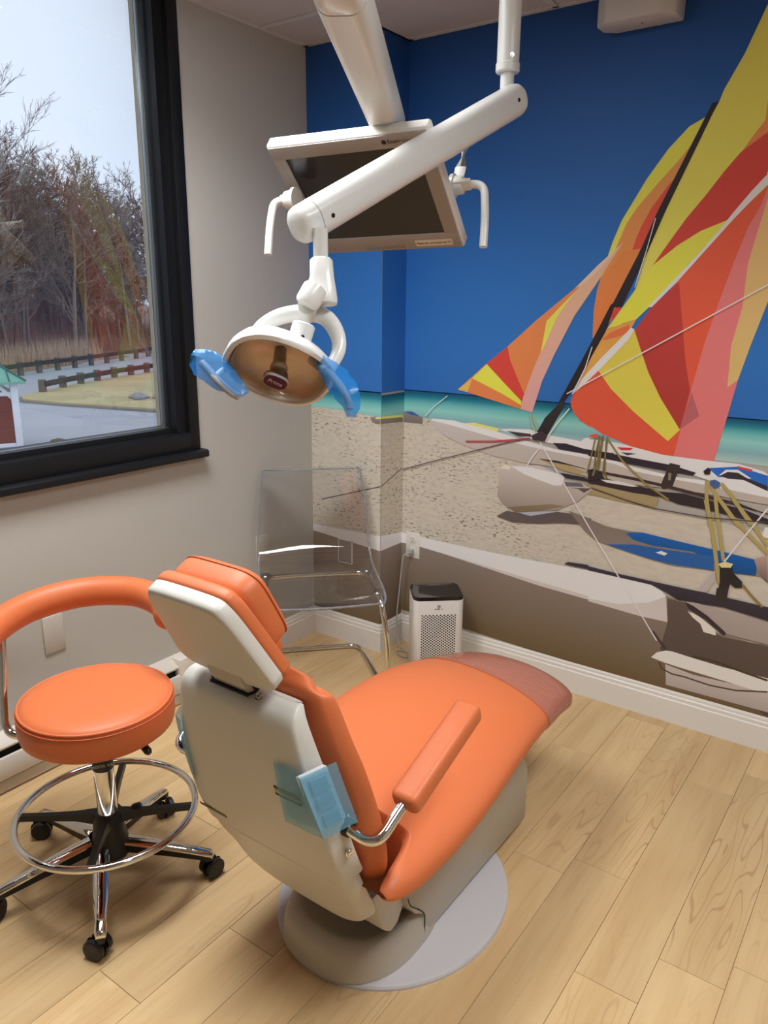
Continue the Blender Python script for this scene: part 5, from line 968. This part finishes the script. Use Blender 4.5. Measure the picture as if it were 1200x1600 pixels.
# bare trees
BARK = mat('grey_bark', (152, 134, 118), .95, var=.25, vscale=3); BARKR = mat('brown_bark', (134, 102, 84), .95, var=.3, vscale=3)
def tree_mesh(name, seed, hgt, spread, levels, trunk_r, material, lean=.1):
    rnd = random.Random(seed); V = []; F = []
    def seg(p0, p1, r0, r1, n):
        d = (p1-p0).normalized(); a = d.cross(Vector((1, .2, .1))).normalized(); b2 = d.cross(a); o = len(V)
        for p, r in ((p0, r0), (p1, r1)):
            for k in range(n): V.append(p + a*math.cos(2*PI*k/n)*r + b2*math.sin(2*PI*k/n)*r)
        for k in range(n): F.append([o+k, o+(k+1) % n, o+n+(k+1) % n, o+n+k])
    def branch(p, d, L, r, lv):
        nseg = 5 if lv == 0 else 3; q = p; dd = d; kids = []
        for s in range(nseg):
            dd = (dd + Vector((rnd.uniform(-1, 1), rnd.uniform(-1, 1), rnd.uniform(-.3, .6)))*(.10 if lv == 0 else .22)).normalized()
            e = q + dd*L/nseg; r1 = r*(1-.75*(s+1)/nseg) if lv else r*(1-.8*(s+1)/nseg)
            r0 = r*(1-.75*s/nseg) if lv else r*(1-.8*s/nseg)
            seg(q, e, max(r0, .012), max(r1, .010), 5 if lv == 0 else 3)
            if lv < levels:
                nk = (0 if s == 0 else 3) if lv == 0 else 2
                for _ in range(nk):
                    az = rnd.uniform(0, 2*PI); el = rnd.uniform(.45, .95)*spread
                    nd = (dd*math.cos(el) + (Vector((math.cos(az), math.sin(az), .25)) - dd*dd.dot(Vector((math.cos(az), math.sin(az), .25)))).normalized()*math.sin(el)).normalized()
                    branch(q.lerp(e, rnd.random()), nd, L*rnd.uniform(.34, .52)*(1 if lv else (1.05-.5*s/nseg)), max(r1*.6, .02), lv+1)
            q = e
    branch(Vector((0, 0, -.5)), Vector((rnd.uniform(-lean, lean), rnd.uniform(-lean, lean), 1)).normalized(), hgt, trunk_r, 0)
    me = bpy.data.meshes.new(name); me.from_pydata([tuple(v) for v in V], [], F); me.materials.append(material); return me
tms = [tree_mesh('bare_tree', 10+k, (11.5, 13, 11, 14.5, 9.5)[k], 1., 4, (.17, .2, .16, .22, .13)[k], (BARK, BARKR)[k % 2]) for k in range(5)]
rnd = random.Random(4)
nT = 0
for i in range(150):
    d = 3 + 38*(i/150)**1.3; l = rnd.uniform(-14, 46); p = base0 + latn*l + dirn*d
    # stay inside the view through the window
    o = bpy.data.objects.new('bare_tree', tms[i % 5]); COL.objects.link(o)
    o.location = (p.x, p.y, slope_z(d)); o.rotation_euler = (0, 0, rnd.uniform(0, 6.28)); s = rnd.uniform(.74, 1.0)*(1.18 if l > 13 else 1.); o.scale = (s, s, s)
    tag(o, 'one of the bare brown and grey trees in the dense woods beyond the road', 'tree', 'bare trees in the woods beyond the road')
tall = tree_mesh('tall_bare_tree', 77, 19, .62, 4, .24, mat('pale_bark', (168, 158, 150), .9, var=.2, vscale=2), .12)
tp = base0 + latn*(5.2) + dirn*6
o = bpy.data.objects.new('tall_bare_tree', tall); COL.objects.link(o); o.location = (tp.x, tp.y, slope_z(6)); o.rotation_euler = (0, 0, 1.0)
tag(o, 'tallest pale bare tree rising above the woods at the left of the window', 'tree')
# undergrowth and dry reeds: too many to count
V = []; F = []
for i in range(9000):
    d = rnd.uniform(1.2, 34); l = rnd.uniform(-16, 48); p = base0 + latn*l + dirn*d + Vector((0, 0, slope_z(d)-.2)); hgt = rnd.uniform(.6, 3.2)*(1 if d > 3 else .5); w = rnd.uniform(.012, .035)
    tip = p + Vector((rnd.uniform(-.5, .5), rnd.uniform(-.5, .5), hgt)); o_ = len(V); V += [p+latn*w, p-latn*w, p+dirn*w, tip]; F += [[o_, o_+1, o_+3], [o_+1, o_+2, o_+3], [o_+2, o_, o_+3]]
ug = mk('undergrowth', (V, F), mat('dry_brush', (166, 122, 96), 1., var=.35, vscale=.3), None, shade=False, kind='stuff')
ug['label'] = 'tangled brown undergrowth covering the wooded slope'; ug['category'] = 'undergrowth'
V = []; F = []
for i in range(1500):
    l = rnd.uniform(-4, 12); d = rnd.uniform(.4, 2.5); p = base0 + latn*l + dirn*d + Vector((0, 0, GZ)); hgt = rnd.uniform(.8, 2.2)
    tip = p + Vector((rnd.uniform(-.3, .3), rnd.uniform(-.3, .3), hgt)); o_ = len(V); w = .03; V += [p+latn*w, p-latn*w, p+dirn*w, tip]; F += [[o_, o_+1, o_+3], [o_+1, o_+2, o_+3], [o_+2, o_, o_+3]]
rd = mk('dry_reeds', (V, F), mat('straw', (206, 178, 146), 1.), None, shade=False, kind='stuff')
rd['label'] = 'pale dry reeds at the foot of the woods behind the far guard rail'; rd['category'] = 'reeds'
# small heap of stones on the lawn
st_ = Vector((-28.6467,20.9296,-3.0400))
for k in range(7):
    a = rnd.uniform(0, 6.28); r = rnd.uniform(0, .8)
    s = slathe([(0, .28), (.2, .24), (.34, .1), (.3, -.05)], 8, Matrix.Translation(st_+Vector((r*math.cos(a)*1.4, r*math.sin(a), 0))) @ Matrix.Rotation(a, 4, 'Z') @ Matrix.Diagonal((1, .7, .8, 1)))
    tag(mk('stone', s, mat('grey_stone', (150, 146, 150), .9, var=.3, vscale=5)), 'grey stone in the small heap on the winter grass', 'stone', 'stones heaped on the grass')
bpy.context.view_layer.update()
